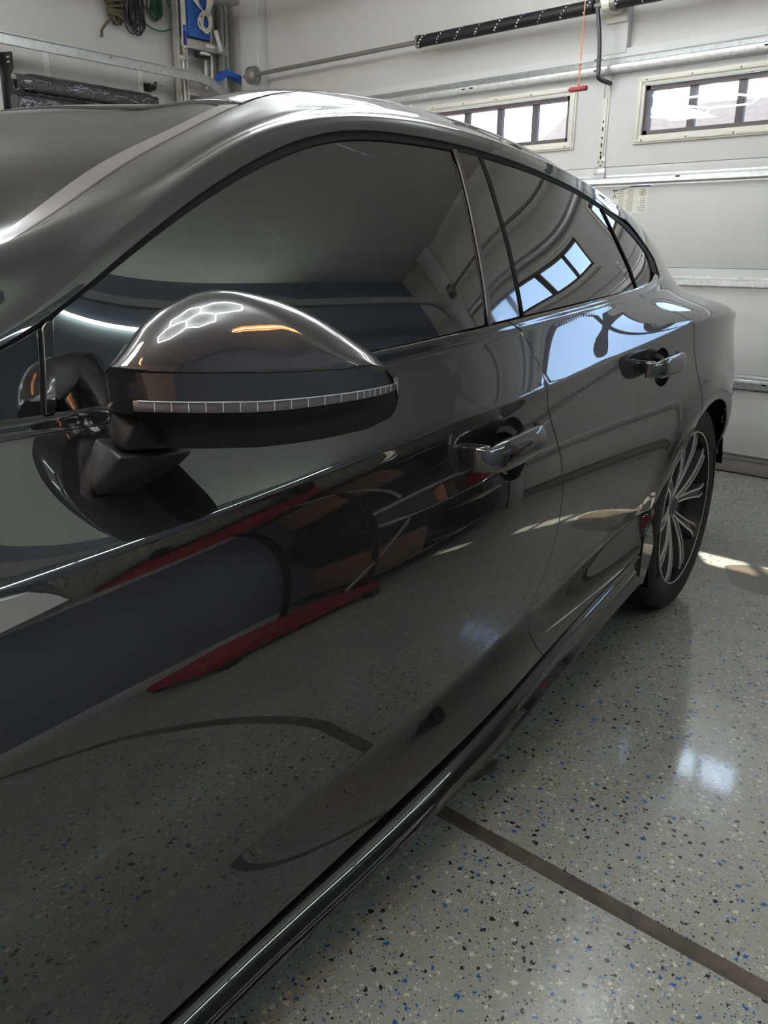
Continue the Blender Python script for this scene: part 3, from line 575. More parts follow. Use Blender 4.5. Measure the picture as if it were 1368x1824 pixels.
def G0(u,w):
    u=np.asarray(u,float); w=np.clip(np.asarray(w,float),0,NR-1-1e-6); i=np.floor(w).astype(int); t=w-i
    S,Zz=rowpts(u); idx=np.arange(len(u))
    def P(k): k=np.clip(k,0,NR-1); return np.stack([S[idx,k],Zz[idx,k]],-1)
    p0,p1=P(i),P(i+1); ch=p1-p0; Ln=np.linalg.norm(ch,axis=1,keepdims=True)
    def tang(k,hi):
        pm=P(k-1);pp=P(k+1);pk=P(k); a=pk-pm;b=pp-pk; la=np.linalg.norm(a,axis=1,keepdims=True)+1e-9; lb=np.linalg.norm(b,axis=1,keepdims=True)+1e-9
        T_=(a/la*lb+b/lb*la); T_=np.where((k<=0)[:,None],b,T_); T_=np.where((k>=NR-1)[:,None],np.array([[-1.,0.]]),T_)
        T_=T_/(np.linalg.norm(T_,axis=1,keepdims=True)+1e-9)
        tab=np.array((ANG_HI if hi else ANG_LO)+[0]*(NR-8)); al=np.radians(tab[np.clip(k,0,NR-1)])
        ag=np.radians(AG(u)); al=np.where(k==8,ag if hi else np.radians(60),al)
        A_=np.stack([-np.sin(al),np.cos(al)],-1); T_=np.where((k<=8)[:,None],A_,T_)
        for kk,lo_,hi_ in ((12,30,52),(13,46,64)):      # soft ridges of the cant rail
            al=np.radians(hi_ if hi else lo_); wgt=np.where(k==kk,np.clip((u+2.1)/.3,0,1)*np.clip((.1-u)/.4,0,1),0)[:,None]
            q=T_*(1-wgt)+np.array([[-math.sin(al),math.cos(al)]])*wgt; T_=q/(np.linalg.norm(q,axis=1,keepdims=True)+1e-9)
        return T_
    m0=tang(i,True)*Ln; m1=tang(i+1,False)*Ln; t=t[:,None]
    q=(2*t**3-3*t**2+1)*p0+(t**3-2*t**2+t)*m0+(-2*t**3+3*t**2)*p1+(t**3-t**2)*m1
    s=q[:,0]; z=q[:,1]
    gm=(w>=8)&(w<10); tg=(w-8)/2; zg=S[idx,8]*0+Zz[idx,8]+(Zz[idx,10]-Zz[idx,8])*tg; z=np.where(gm,zg,z); s=np.where(gm,sg(u,zg)+.004*np.clip(tg,0,1)**2,s)
    s=s+flare(u,z)*(w<7)
    return np.stack([u,s,z],-1)
def G(u,w):
    u=np.atleast_1d(np.asarray(u,float)); w=np.atleast_1d(np.asarray(w,float)); acc=0; tw=0
    for k,wt in ((-1,.5),(-.5,.9),(0,1),(.5,.9),(1,.5)): ww=w+k*.055; ww=np.where(w>=8,np.maximum(ww,8.0),np.where(w<=7,np.minimum(ww,7.0),ww)); acc=acc+wt*G0(u,np.where(ww==7.0,6.9999,ww)); tw+=wt
    return acc/tw
def toL(P): P=np.atleast_2d(P); return np.stack([P[:,0],-P[:,1],P[:,2]],-1)
def Gn(u,w):
    e=2e-3; a=toL(G(u+e,w))-toL(G(u-e,w)); w=np.atleast_1d(w); wh=np.minimum(w+.012,NR-1-.0); wl=np.maximum(w-.012,0); wl=np.where(w>=8,np.maximum(wl,8.0),wl); wh=np.where(w<=7,np.minimum(wh,7.0),wh)
    b=toL(G(u,wh))-toL(G(u,wl)); n=np.cross(a,b); n/=np.linalg.norm(n,axis=1,keepdims=True)+1e-12
    return n
_wg=np.linspace(0,NR-1,1400)
def w_of(u,z,lo=0,hi=16):
    m=(_wg>=lo)&(_wg<=hi); g=_wg[m]; P=G(np.full(len(g),u),g); return float(g[np.argmin(np.abs(P[:,2]-z))])
# check orientation of the normal
_n=Gn(np.array([-1.5]),np.array([4.0])); NS=1.0 if _n[0,1]<0 else -1.0
WS=.085
def inpoly(P,poly):
    x,y=P[:,0],P[:,1]; c=np.zeros(len(P),bool); n=len(poly); j=n-1
    for i in range(n):
        xi,yi=poly[i];xj,yj=poly[j]
        m=((yi>y)!=(yj>y))&(x<(xj-xi)*(y-yi)/((yj-yi)+1e-30)+xi); c^=m; j=i
    return c
def dens(poly,step):
    out=[]
    n=len(poly)
    for i in range(n):
        a=np.array(poly[i]);b=np.array(poly[(i+1)%n]); L_=np.hypot(b[0]-a[0],(b[1]-a[1])*WS); k=max(1,int(L_/step))
        for j in range(k): out.append(tuple(a+(b-a)*j/k))
    return out
def normals_set(me,vn):
    me.normals_split_custom_set_from_vertices([tuple(v) for v in vn])
def panel_mesh(name,V,VN,F,m,parent,props):
    me=bpy.data.meshes.new(name); me.from_pydata([tuple(v) for v in V],[],[tuple(int(i) for i in f) for f in F]); me.update()
    for p in me.polygons: p.use_smooth=True
    normals_set(me,VN)
    return link(name,me,m,parent,**props)
def panel(name,poly,m,parent,holes=(),du=.024,dw=.11,off=0.0,lip=.011,mirror=False,step=.014,bothsides=False,fn=None,**props):
    """poly/holes are (u,w) loops on the body surface; edges turn inward as a real pressed panel does"""
    poly=dens(poly,step); hs=[dens(h,step*.6) for h in holes]
    us=[p[0] for p in poly]; ws=[p[1] for p in poly]
    gu=np.arange(min(us),max(us),du); gw=list(np.arange(math.floor(min(ws)),max(ws),dw))
    for k in (1,6,8,12): 
        for e in (-.09,-.06,-.03,0,.03,.06,.09): gw.append(k+e)
    gw=np.array(sorted(set(round(g,3) for g in gw if min(ws)<g<max(ws))))
    U,Wg=np.meshgrid(gu,gw); P=np.stack([U.ravel(),Wg.ravel()],-1)
    sc=np.array([1,WS]); Ps=P*sc
    keep=inpoly(Ps,[(a,b*WS) for a,b in poly])
    for h in hs: keep&=~inpoly(Ps,[(a,b*WS) for a,b in h])
    P=P[keep]; Ps=P*sc
    loops=[poly]+hs; co=[];edges=[]; 
    for lp in loops:
        b0=len(co); n=len(lp); co+= [(a,b*WS) for a,b in lp]; edges+=[(b0+i,b0+(i+1)%n) for i in range(n)]
    bnd=np.array(co)
    d=np.min(np.hypot(Ps[:,None,0]-bnd[None,:,0],Ps[:,None,1]-bnd[None,:,1]),axis=1) if len(Ps) else np.array([])
    Ps=Ps[d>.004]
    allp=[Vector(c) for c in co]+[Vector(c) for c in Ps]
    vo,eo,fo,ov,_,_=delaunay_2d_cdt(allp,edges,[],0,1e-7)
    vv=np.array([tuple(v) for v in vo]); fo=[f for f in fo]
    cen=np.array([vv[list(f)].mean(0) for f in fo]); k=inpoly(cen,[(a,b*WS) for a,b in poly])
    for h in hs: k&=~inpoly(cen,[(a,b*WS) for a,b in h])
    fo=[tuple(f) for f,kk in zip(fo,k) if kk]
    uv=vv/sc; X=toL(G(uv[:,0],uv[:,1])); Nn=Gn(uv[:,0],uv[:,1])*NS
    X=X+Nn*off
    if fn is not None: X=fn(X)
    V=[tuple(x) for x in X]; VN=[tuple(x) for x in Nn]; F=[]
    for f in fo:
        a,b,c=(X[f[0]],X[f[1]],X[f[2]]); nn_=np.cross(b-a,c-a)
        F.append(f if nn_@Nn[f[0]]>0 else f[::-1])
    cnt={}
    for f in F:
        for a,b in zip(f,f[1:]+f[:1]): cnt[(a,b)]=1
    bed=[(a,b) for (a,b) in cnt if (b,a) not in cnt]
    # rolled edge
    outd={}
    bed=[(a,b) for a,b in bed if not (uv[a,1]>15.985 and uv[b,1]>15.985)]
    for a,b in bed:
        e=X[b]-X[a]; L_=np.linalg.norm(e); 
        if L_<1e-9: continue
        o_=np.cross(e/L_,(Nn[a]+Nn[b])/2)
        for q in (a,b): outd[q]=outd.get(q,0)+o_
    ring={}
    for q,o_ in outd.items():
        o_=o_/(np.linalg.norm(o_)+1e-9); n_=Nn[q]
        i1=len(V); V.append(tuple(X[q]+o_*.0012-n_*.0009)); VN.append(tuple((o_*.75+n_*.66)))
        V.append(tuple(X[q]+o_*.0014-n_*.0028)); VN.append(tuple(o_))
        V.append(tuple(X[q]+o_*.0012-n_*lip)); VN.append(tuple(o_)); ring[q]=i1
    for a,b in bed:
        if a not in ring or b not in ring: continue
        A,B_=ring[a],ring[b]
        F+= [(b,a,A,B_),(B_,A,A+1,B_+1),(B_+1,A+1,A+2,B_+2)]
    V=np.array(V);VN=np.array(VN)
    if bothsides and max(uv[:,1])<15.9:      # one object per side of the car
        r_=panel_mesh(name,V,VN,F,m,parent,props)
        V2=V.copy();V2[:,1]=1.822-V2[:,1];N2=VN.copy();N2[:,1]*=-1; panel_mesh(name,V2,N2,[tuple(f[::-1]) for f in F],m,parent,props); return r_
    if mirror or bothsides:
        V2=V.copy();V2[:,1]=1.822-V2[:,1];N2=VN.copy();N2[:,1]*=-1; F2=[tuple(f[::-1]) for f in F]
        if bothsides:
            n0=len(V); mp_=[i if abs(V[i,1]-.911)<2e-3 else i+n0 for i in range(n0)]
            for i in range(n0):
                if mp_[i]==i: V[i,1]=.911; VN[i,1]=0
            V=np.vstack([V,V2]);VN=np.vstack([VN,N2]);F=F+[tuple(mp_[i] for i in f) for f in F2]
            used=sorted({i for f in F for i in f}); rm={o:n for n,o in enumerate(used)}; V=V[used];VN=VN[used];F=[tuple(rm[i] for i in f) for f in F]
        else: V,VN,F=V2,N2,F2
    return panel_mesh(name,V,VN,F,m,parent,props)
CARYAW=0.11359483
car=thing('car','dark metallic grey four-door hatchback coupe parked facing away from the garage door','car',(0,0,0),CARYAW)
ZM=lambda pts,lo=0,hi=16:[(u,w_of(u,z,lo,hi)) for u,z in pts]
g2=.003
# seams as (u,z)
SB=[(-1.114,.917),(-1.12,.875),(-1.13,.848),(-1.118,.807),(-1.093,.758),(-1.07,.70),(-1.063,.635),(-1.066,.572),(-1.08,.477),(-1.108,.41),(-1.128,.36),(-1.130,.33),(-1.112,.295),(-1.085,.245)]
SBw=[(-1.128,7.0)]+ZM(SB,0,6.98); SBw[-1]=(-1.085,0.0)
SR=[(-.372,.999),(-.315,.965),(-.243,.941),(-.201,.914),(-.182,.844),(-.152,.745),(-.158,.653),(-.205,.56),(-.268,.496),(-.343,.425),(-.420,.378)]
def tipsh(L_):
    return [(u+(float(np.interp(u,[-.55,-.3],[0,-.06])) if w>8.5 else float(np.interp(u,[-.6,-.42,-.3,-.2,-.1,0],[0,.03,-.01,-.04,-.05,-.055])))if u<.1 else u,w) for u,w in L_]
def shf(L_,d): return [(u+d,w) for u,w in L_]
SRw=[(-.388,7.0)]+ZM(SR[1:],0,6.98)
def archc(a0,a1,n,r,uc=0.0):
    return [(uc+r*math.cos(R(a)),.33+r*math.sin(R(a))) for a in np.linspace(a0,a1,n)]
RA=.352
# door handle cups
def ell(uc,zc,ru,rz,n=28,sl=0.0):
    return [(uc+ru*math.cos(a)*(1)+sl*math.sin(a)*rz,zc+rz*math.sin(a)) for a in np.linspace(0,2*math.pi,n+1)[:-1]]
cupF=ZM(ell(-1.283,.755,.066,.058),3,6); cupR=ZM(ell(-.425,.817,.062,.050),3,6)
FF=[(-2.33,0.0),(-2.345,2),(-2.35,4),(-2.36,6),(-2.37,7.0)]
pf=FF+shf(SBw,-g2)[:]
fd=panel('front_door',pf,'paint',car,holes=[cupF],du=.018,dw=.09)
rearlow=[(-.470,w_of(-.470,.345,0,3)),(-.470,0.0)]
pr=shf(SBw,g2)[::-1]+shf(SRw,-g2)+[(-.452,w_of(-.452,.36,0,3)),(-.475,0.0)]
rd=panel('rear_door',pr,'paint',car,holes=[cupR],du=.014,dw=.08)
panel('front_door',pf,'paint',car,mirror=True,du=.06,dw=.25); panel('rear_door',pr,'paint',car,mirror=True,du=.06,dw=.25)
# DLO rear end loop (u,z)
TIP=[(-.30,None),(-.20,None),(-.10,None)]
def dl(u,k): return (u,float(k))
tipo=[(-.23,10.0),(-.12,9.75),(-.04,9.35),(-.01,8.9),(-.05,8.2),(-.12,7.75),(-.22,7.3),(-.33,7.05),(-.40,7.0)]
tipi=[(-.26,9.93),(-.16,9.72),(-.085,9.35),(-.065,8.95),(-.10,8.45),(-.155,8.12),(-.23,8.04)]
# quarter panel + C pillar + cant rail + A pillar: one pressing
arcL=[p for p in archc(172,8,40,RA)]
bot=[(-.450,w_of(-.450,.345,0,3)),(-.385,0.62)]
arw=ZM([p for p in archc(160,20,34,RA)],0,6)
qp=[(-2.62,13.95),(-2.60,11.05)]
rail_lo=[(u,11.04) for u in np.linspace(-2.60,-.38,50)]
poly=[(-2.60,13.97)]+rail_lo+tipsh([(-.22,10.9),(-.115,10.25)]+[(-.02,9.5),(.02,8.9),(-.02,8.05),(-.10,7.5),(-.21,7.12),(-.33,7.03),(-.412,7.0)])+shf(SRw,g2)[1:]+arw+[(.40,2.2),(.55,1.2),(1.0,.6),(1.0,13.97)]+[(u,13.97) for u in np.linspace(.98,-2.58,60)]
panel('body_side',poly,'paint',car)
panel('body_side',poly,'paint',car,mirror=True,du=.06,dw=.3)
# front wing
arF=ZM([p for p in archc(20,160,30,RA,-2.824)],0,6)
pw=[(-2.385,7.0),(-2.368,6),(-2.356,4),(-2.35,2),(-2.336,0.0),(-2.42,0.0)]+arF+[(-3.25,0.0),(-3.7,0.0),(-3.7,7.0)]
panel('front_wing',pw,'paint',car,du=.05,dw=.2); panel('front_wing',pw,'paint',car,mirror=True,du=.06,dw=.3)
# window frame rail between seal and shut line, black seal, belt trim
panel('window_frame_rail',[(u,10.06) for u in np.linspace(-2.60,-.50,60)]+tipsh([(-.30,10.15),(-.22,10.3),(-.14,10.5),(-.17,10.75),(-.25,10.93)])+[(u,10.97) for u in np.linspace(-.42,-2.60,60)],'paint',car,bothsides=True,lip=.008)
seal_o=[(u,10.03) for u in np.linspace(-2.55,-.45,60)]+tipsh([(-.22,10.08),(-.13,10.0),(-.05,9.62),(-.005,9.15),(.0,8.8),(-.04,8.1)])
seal_i=tipsh([(-.085,8.35),(-.055,8.85),(-.065,9.2),(-.12,9.6),(-.20,9.84)])+[(u,9.925) for u in np.linspace(-.42,-2.55,60)]
panel('window_seal',seal_o+seal_i,'rubber',car,bothsides=True,off=-.003,lip=.006,label='black window seal strip')
btF=[(-2.60,7.04),(-2.60,7.97)]+[(u,7.97) for u in np.linspace(-2.55,-1.17,30)]+[(-1.165,7.97),(-1.127,7.04)]+[(u,7.04) for u in np.linspace(-1.15,-2.55,30)]
panel('belt_trim',btF,'gloss',car,bothsides=True,lip=.008)
btR=[(-1.157,7.97)]+[(u,7.97) for u in np.linspace(-1.1,-.30,24)]+tipsh([(-.16,8.0),(-.075,8.22),(-.045,8.1),(-.12,7.62),(-.21,7.25),(-.33,7.07)])+[(u,7.04) for u in np.linspace(-.39,-1.08,24)]+[(-1.119,7.04)]
panel('belt_trim',btR,'gloss',car,bothsides=True,lip=.008)
# side glass
def bp(lst,d): return [(u+d,w_of(u,z,8,10)) for u,z in lst]
BP1=[(-1.14,1.27),(-1.143,1.241),(-1.157,1.185),(-1.178,1.115),(-1.2,1.033),(-1.224,.968)]
BP2=[(-1.048,1.27),(-1.049,1.231),(-1.058,1.164),(-1.064,1.109),(-1.076,1.041),(-1.089,.975)]
Q1=[(-.42,1.205),(-.392,1.131),(-.367,1.064),(-.367,1.009)]
top=lambda a,b,n:[(u,9.93) for u in np.linspace(a,b,n)]; low=lambda a,b,n:[(u,8.03) for u in np.linspace(a,b,n)]
fg=[(-2.101,8.03),(-2.071,9.86)]+top(-2.04,-1.155,40)+bp(BP1,-.012)[1:-1]+[(-1.234,8.03)]+low(-1.26,-2.09,36)
panel('front_door_glass',fg,'tint',car,off=-.006,lip=.004,bothsides=True)
bpl=[(-1.141,9.93)]+bp(BP1,-.004)[1:-1]+[(-1.226,8.03),(-1.096,8.03)]+bp(BP2,-.004)[::-1][1:-1]+[(-1.053,9.93)]
panel('b_pillar_cover',bpl,'gloss',car,off=-.004,lip=.005,bothsides=True)
rg=[(-1.045,9.93)]+top(-1.0,-.432,26)+bp(Q1,-.003)[1:-1]+[(-.372,8.03)]+low(-.41,-1.05,26)+[(-1.084,8.03)]+bp(BP2,.004)[::-1][1:-1]
panel('rear_door_glass',rg,'tint',car,du=.016,dw=.06,off=-.005,lip=.004,bothsides=True)
qg=[(-.362,8.03)]+bp(Q1,.003)[::-1][1:-1]+[(-.416,9.93),(-.35,9.91),(-.27,9.82),(-.19,9.56),(-.14,9.2),(-.135,8.85),(-.155,8.42),(-.20,8.1),(-.24,8.03)]
panel('quarter_glass',qg,'tint',car,off=-.005,lip=.004,bothsides=True)
for dd,lst,nm in ((-.009,BP1,'glass_run_seal'),(0,BP2,'glass_run_seal'),(0,Q1,'quarter_divider')):
    hw=.0048 if dd else .0028
    pp=[(lst[0][0]-hw+dd*.4,9.93)]+[(u-hw+dd*.4,w_of(u,z,8,10)) for u,z in lst[1:-1]]+[(lst[-1][0]-hw+dd*.4,8.0)]; qq=[(u+2*hw,w) for u,w in pp][::-1]
    panel(nm,pp+qq,'rubber' if dd==0 else 'beadd',car,off=-.0005,lip=.004,bothsides=True)
# mirror triangle
tr=[(-2.111,8.02),(-2.085,9.84),(-2.10,9.86)]+[(u,9.86) for u in np.linspace(-2.13,-2.50,12)]+[(-2.50,8.02)]
panel('mirror_triangle',tr,'gloss',car,off=-.002,lip=.006,bothsides=True)
te=[(-2.107,8.0),(-2.080,9.84),(-2.085,9.90),(-2.092,9.84),(-2.116,8.0)]
panel('triangle_edge',te,'gloss',car,off=.004,lip=.010,bothsides=True,label='upright gloss black strip in front of the door glass')
# roof, bonnet, windscreen, rear screen
hdr=[(-1.560,14.02),(-1.548,14.5),(-1.555,15),(-1.59,15.5),(-1.63,16)]
cwl=[(-2.52,14.03),(-2.62,15),(-2.70,16)]
rscr=[(-.05,14.03),(-.12,15),(-.16,16)]; rbt=[(.80,16),(.78,15),(.74,14.03)]
def lin(a,b,n): return [(a[0]+(b[0]-a[0])*t,a[1]+(b[1]-a[1])*t) for t in np.linspace(0,1,n)]
panel('roof',shf(hdr,.004)+shf(rscr[::-1],-.003),'gloss',car,bothsides=True,dw=.09,du=.03)
hg=[(-1.578,14.13),(-1.558,14.5),(-1.565,15),(-1.60,15.5),(-1.64,16)]
panel('windscreen',hg[::-1]+[(u,14.13) for u in np.linspace(-1.62,-2.5,24)]+shf(cwl[1:],.004),'wsglass',car,bothsides=True,dw=.09,du=.03,off=-.003,lip=.006)
M['trimg']=mat('satin_trim_grey',(.13,.115,.115),.28,.3,.4)
panel('windscreen_side_trim',[(u,14.0) for u in np.linspace(-2.5,-1.57,40)]+[(u,14.115) for u in np.linspace(-1.585,-2.5,40)],'trimg',car,bothsides=True,off=.001,lip=.006)
panel('windscreen_seal',shf(hdr,-.0005)+hg[::-1],'rubber',car,bothsides=True,off=-.001,lip=.006)
panel('rear_screen',shf(rscr,.003)+shf(rbt,-.003),'tint',car,bothsides=True,dw=.15,off=-.002,lip=.006)
panel('tailgate',shf(rbt[::-1],.003)+[(1.0,14.03),(1.0,16)][0:0]+[(1.0,16),(1.0,14.03)],'paint',car,bothsides=True,dw=.2)
panel('bonnet',[(-3.7,7.05),(-2.63,7.05),(-2.63,13.9),(-2.54,14.03),(-2.64,15),(-2.72,16),(-3.7,16)],'paint',car,bothsides=True,dw=.2,du=.05)
# A pillar outer trim band beside the windscreen
ab=[(u,13.99) for u in np.linspace(-2.5,-1.72,30)]
# inner dark shell so that seams and arches read black; follows the skin 18 mm inside
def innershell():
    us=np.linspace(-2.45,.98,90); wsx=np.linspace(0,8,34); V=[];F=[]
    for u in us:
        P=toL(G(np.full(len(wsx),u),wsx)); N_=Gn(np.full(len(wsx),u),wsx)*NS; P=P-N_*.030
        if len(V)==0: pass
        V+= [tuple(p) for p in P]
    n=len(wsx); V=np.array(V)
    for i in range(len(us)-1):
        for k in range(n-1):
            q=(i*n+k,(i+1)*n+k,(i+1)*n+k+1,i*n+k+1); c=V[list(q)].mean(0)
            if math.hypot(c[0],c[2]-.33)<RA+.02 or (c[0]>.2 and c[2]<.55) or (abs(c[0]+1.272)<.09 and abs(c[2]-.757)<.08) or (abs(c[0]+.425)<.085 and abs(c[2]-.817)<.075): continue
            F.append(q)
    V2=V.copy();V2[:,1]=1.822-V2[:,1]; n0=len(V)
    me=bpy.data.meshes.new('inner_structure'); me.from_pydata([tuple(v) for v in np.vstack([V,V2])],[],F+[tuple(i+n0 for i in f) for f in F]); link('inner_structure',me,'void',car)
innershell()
# narrow black backing under upper seams
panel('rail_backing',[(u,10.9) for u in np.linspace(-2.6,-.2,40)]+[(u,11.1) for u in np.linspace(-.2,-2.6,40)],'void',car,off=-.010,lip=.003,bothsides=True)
panel('roof_joint_strip',[(u,13.9) for u in np.linspace(-2.55,.95,60)]+[(u,14.1) for u in np.linspace(.95,-2.55,60)],'rubber',car,off=-.006,lip=.003,bothsides=True)
# tail and nose closing faces
for uu,nm,lab in ((1.0,'rear_bumper',None),(-3.7,'front_bumper',None)):
    wsx=np.linspace(0,16,70); P=toL(G(np.full(70,uu),wsx)); bm=bmesh.new(); sgn=1 if uu>0 else -1
    A=[bm.verts.new(p) for p in P]; A2=[bm.verts.new((p[0],1.822-p[1],p[2])) for p in P]; 
    C1=[bm.verts.new((p[0]+sgn*.06*(1-(p[2]-.6)**2*2),.911+(p[1]-.911)*.8,p[2]*.97+.02)) for p in P]; C2=[bm.verts.new((v.co.x,1.822-v.co.y,v.co.z)) for v in C1]
    for i in range(69): bm.faces.new((A[i],A[i+1],C1[i+1],C1[i])); bm.faces.new((A2[i+1],A2[i],C2[i],C2[i+1])); 
    for i in range(68): bm.faces.new((C1[i],C1[i+1],C2[i+1],C2[i]))
    bm_obj(nm,bm,'paint',car)
# ------------------------------------------------------------------ side skirt
ST=Sp([-2.45,-2.079,-1.858,-1.688,-1.546,-1.3,-1.115,-.872,-.641,-.487],[.140,.148,.155,.161,.173,.200,.222,.256,.280,.306])
SBt=Sp([-2.45,-2.028,-1.866,-1.695,-1.508,-1.322,-1.093,-.918,-.635,-.463],[.095,.102,.107,.114,.127,.144,.165,.176,.203,.225])
def skirt(name,mir):
    us=np.r_[np.linspace(-2.45,-.60,60),np.linspace(-.585,-.455,12)]; V=[];F=[]
    prof=lambda u:[(-.055,ST(u)+.016),(-.022,ST(u)+.010),(-.004,ST(u)+.002),(.002,ST(u)-.003),(.0,ST(u)-.012),(-.004,ST(u)*.6+SBt(u)*.4),(.0,ST(u)*.3+SBt(u)*.7),(.010,SBt(u)+.012),(.012,SBt(u)+.005),(.008,SBt(u)),(-.004,SBt(u)-.003),(-.10,SBt(u)+.004)]
    for u in us:
        for ds,z in prof(float(u)): 
            s=float(B(u))+ds+.004; V.append((u,-s if not mir else 1.822+s,float(z)))
    n=12
    for i in range(len(us)-1):
        for k in range(n-1): F.append((i*n+k,(i+1)*n+k,(i+1)*n+k+1,i*n+k+1))
    bm=bmesh.new(); vs=[bm.verts.new(v) for v in V]
    for f in F: bm.faces.new([vs[i] for i in f])
    bm.faces.new([vs[i] for i in range(n)]); bm.faces.new([vs[(len(us)-1)*n+i] for i in range(n)])
    bm_obj(name,bm,'paint',car,50)
skirt('side_skirt',False); skirt('side_skirt',True)
# skirt end that climbs to the wheel arch
bm=bmesh.new()
e1=[(-.457,.222),(-.457,.30),(-.452,.35),(-.43,.378),(-.408,.395),(-.392,.375),(-.375,.345),(-.362,.318),(-.37,.285),(-.392,.25),(-.418,.215)]
prism(bm,[(u,z) for u,z in e1],'y',.004,.06); bm_obj('skirt_end',bm,'paint',car,60)
# ------------------------------------------------------------------ wheels
def lathe(bm,prof,seg,axis_y=True,mod=None):
    rings=[]
    for j,(y,r_) in enumerate(prof):
        ring=[]
        for k in range(seg):
            a=2*math.pi*k/seg; rr=r_+(mod(j,k) if mod else 0); ring.append(bm.verts.new((rr*math.cos(a),y,rr*math.sin(a))))
        rings.append(ring)
    for A,B_ in zip(rings,rings[1:]):
        for k in range(seg): bm.faces.new((A[k],A[(k+1)%seg],B_[(k+1)%seg],B_[k]))
    return rings
def wheel(parent,uc,side,detail=True,yo=.018):
    """side +1: outer face at local -y ; -1: mirrored"""
    w=bpy.data.objects.new('wheel',None); COL.objects.link(w); w.parent=parent
    w.location=(uc,yo if side>0 else 1.822-yo,.33)
    S=lambda y:y*side
    seg=288 if detail else 64
    bm=bmesh.new()
    prof=[(.012,.243),(.004,.247),(-.001,.258),(-.004,.272),(-.0045,.274),(-.0052,.290),(-.004,.303),(.001,.314),(.008,.3215),(.012,.3245),(.020,.3275),(.036,.329),(.052,.3295),(.0525,.322),(.060,.322),(.0605,.330),(.098,.330),(.0985,.322),(.108,.322),(.1085,.330),(.15,.330),(.1505,.322),(.16,.322),(.1605,.3295),(.20,.3285),(.222,.325),(.236,.314),(.244,.29),(.240,.25)]
    def mod(j,k):
        if 8<=j<=12: return -.0055 if (k+ (j>10))%9==0 else 0
        if 14<=j<=21 and j not in(17,18): return -.004 if k%7==0 and j in (15,16,19,20) else 0
        if j in(3,5): return 0
        return 0
    lathe(bm,[(S(y),r_) for y,r_ in prof],seg,mod=mod if detail else None); ty=bm_obj('tyre',bm,'tyre',w,40)
    bm=bmesh.new(); lathe(bm,[(S(y),r_) for y,r_ in ((.002,.2418),(.014,.2400),(.03,.236),(.05,.228),(.18,.215),(.235,.236))],96); bm_obj('rim_barrel',bm,'black',w,40)
    bm=bmesh.new(); lathe(bm,[(S(y),r_) for y,r_ in ((.016,.2440),(.005,.2455),(.001,.2445),(.001,.2425),(.002,.2416))],128); bm_obj('rim_lip',bm,'wheelm',w,40)
    bm=bmesh.new(); lathe(bm,[(S(y),r_) for y,r_ in ((.085,.02),(.085,.165),(.09,.168),(.10,.168),(.10,.02))],64); bm_obj('brake_disc',bm,'steel',w,40)
    boxo('brake_caliper',(.085,.165,*sorted((S(.055),S(.115))),-.06,.06),'black',w,.012)
    bm=bmesh.new(); lathe(bm,[(S(y),r_) for y,r_ in ((.036,.001),(.036,.026),(.040,.031),(.046,.034),(.060,.060),(.085,.062))],40); bm_obj('hub',bm,'wheelg',w,40)
    bm=bmesh.new(); lathe(bm,[(S(y),r_) for y,r_ in ((.034,.001),(.034,.024),(.037,.027))],32); bm_obj('centre_cap',bm,'black',w,40)
    # spokes: five pairs of tapered blades, dark body with machined edge strips
    for k in range(5):
        for sgn in (-1,1):
            base=R(72*k+20)
            def pt(t,off,dy,rr=None):   # t radial 0..1, off sideways
                r0=.030;r1=.240; r_=r0+(r1-r0)*t; a=base+sgn*R(5+12.5*min(1,t*1.35)**.8); 
                c=Vector((r_*math.cos(a),0,r_*math.sin(a))); tg=Vector((-math.sin(a),0,math.cos(a)))
                yy=.044-.036*math.sin(min(1,t*1.1)*math.pi/2)+.004*max(0,t-.85)/.15
                p=c+tg*off; p.y=S(yy+dy); return p
            ts=np.linspace(0,1,9); hw=lambda t:.0085+.0105*t
            bm=bmesh.new(); rings=[]
            for t in ts:
                h_=hw(t); rings.append([bm.verts.new(pt(t,o_,d_)) for o_,d_ in ((-h_+.001,.0025),(-h_*.55,.0045),(-h_*.45,.010),(h_*.45,.010),(h_*.55,.0045),(h_-.001,.0025),(h_*.8,.030+.012*t),(-h_*.8,.030+.012*t))])
            for A,B_ in zip(rings,rings[1:]):
                for i in range(8): bm.faces.new((A[i],A[(i+1)%8],B_[(i+1)%8],B_[i]))
            bm.faces.new(rings[0]); bm.faces.new(rings[-1]); sp=bm_obj('spoke',bm,'wheelg',w,30)
            for sd in (-1,1):
                bm=bmesh.new(); rings=[]
                for t in ts:
                    h_=hw(t); a_,b_=sd*h_,sd*(h_-.0042)
                    rings.append([bm.verts.new(pt(t,o_,d_)) for o_,d_ in ((a_,.001),(b_,.0),(b_,.005),(a_,.006))])
                for A,B_ in zip(rings,rings[1:]):
                    for i in range(4): bm.faces.new((A[i],A[(i+1)%4],B_[(i+1)%4],B_[i]))
                bm.faces.new(rings[0]); bm.faces.new(rings[-1]); bm_obj('machined_edge',bm,'wheelm',sp,30)
    for k in range(5):
        a=R(72*k+56); bm=bmesh.new(); bmesh.ops.create_cone(bm,segments=12,radius1=.0095,radius2=.008,depth=.016,cap_ends=True,matrix=Matrix.Translation((.050*math.cos(a),S(.056),.050*math.sin(a)))@Matrix.Rotation(R(90),4,'X')); bm_obj('wheel_bolt',bm,'chrome',w)
    tubeo('valve',[(.205*math.cos(2.4),S(.045),.205*math.sin(2.4)),(.200*math.cos(2.4),S(.02),.200*math.sin(2.4))],.0035,'steel',w,6)
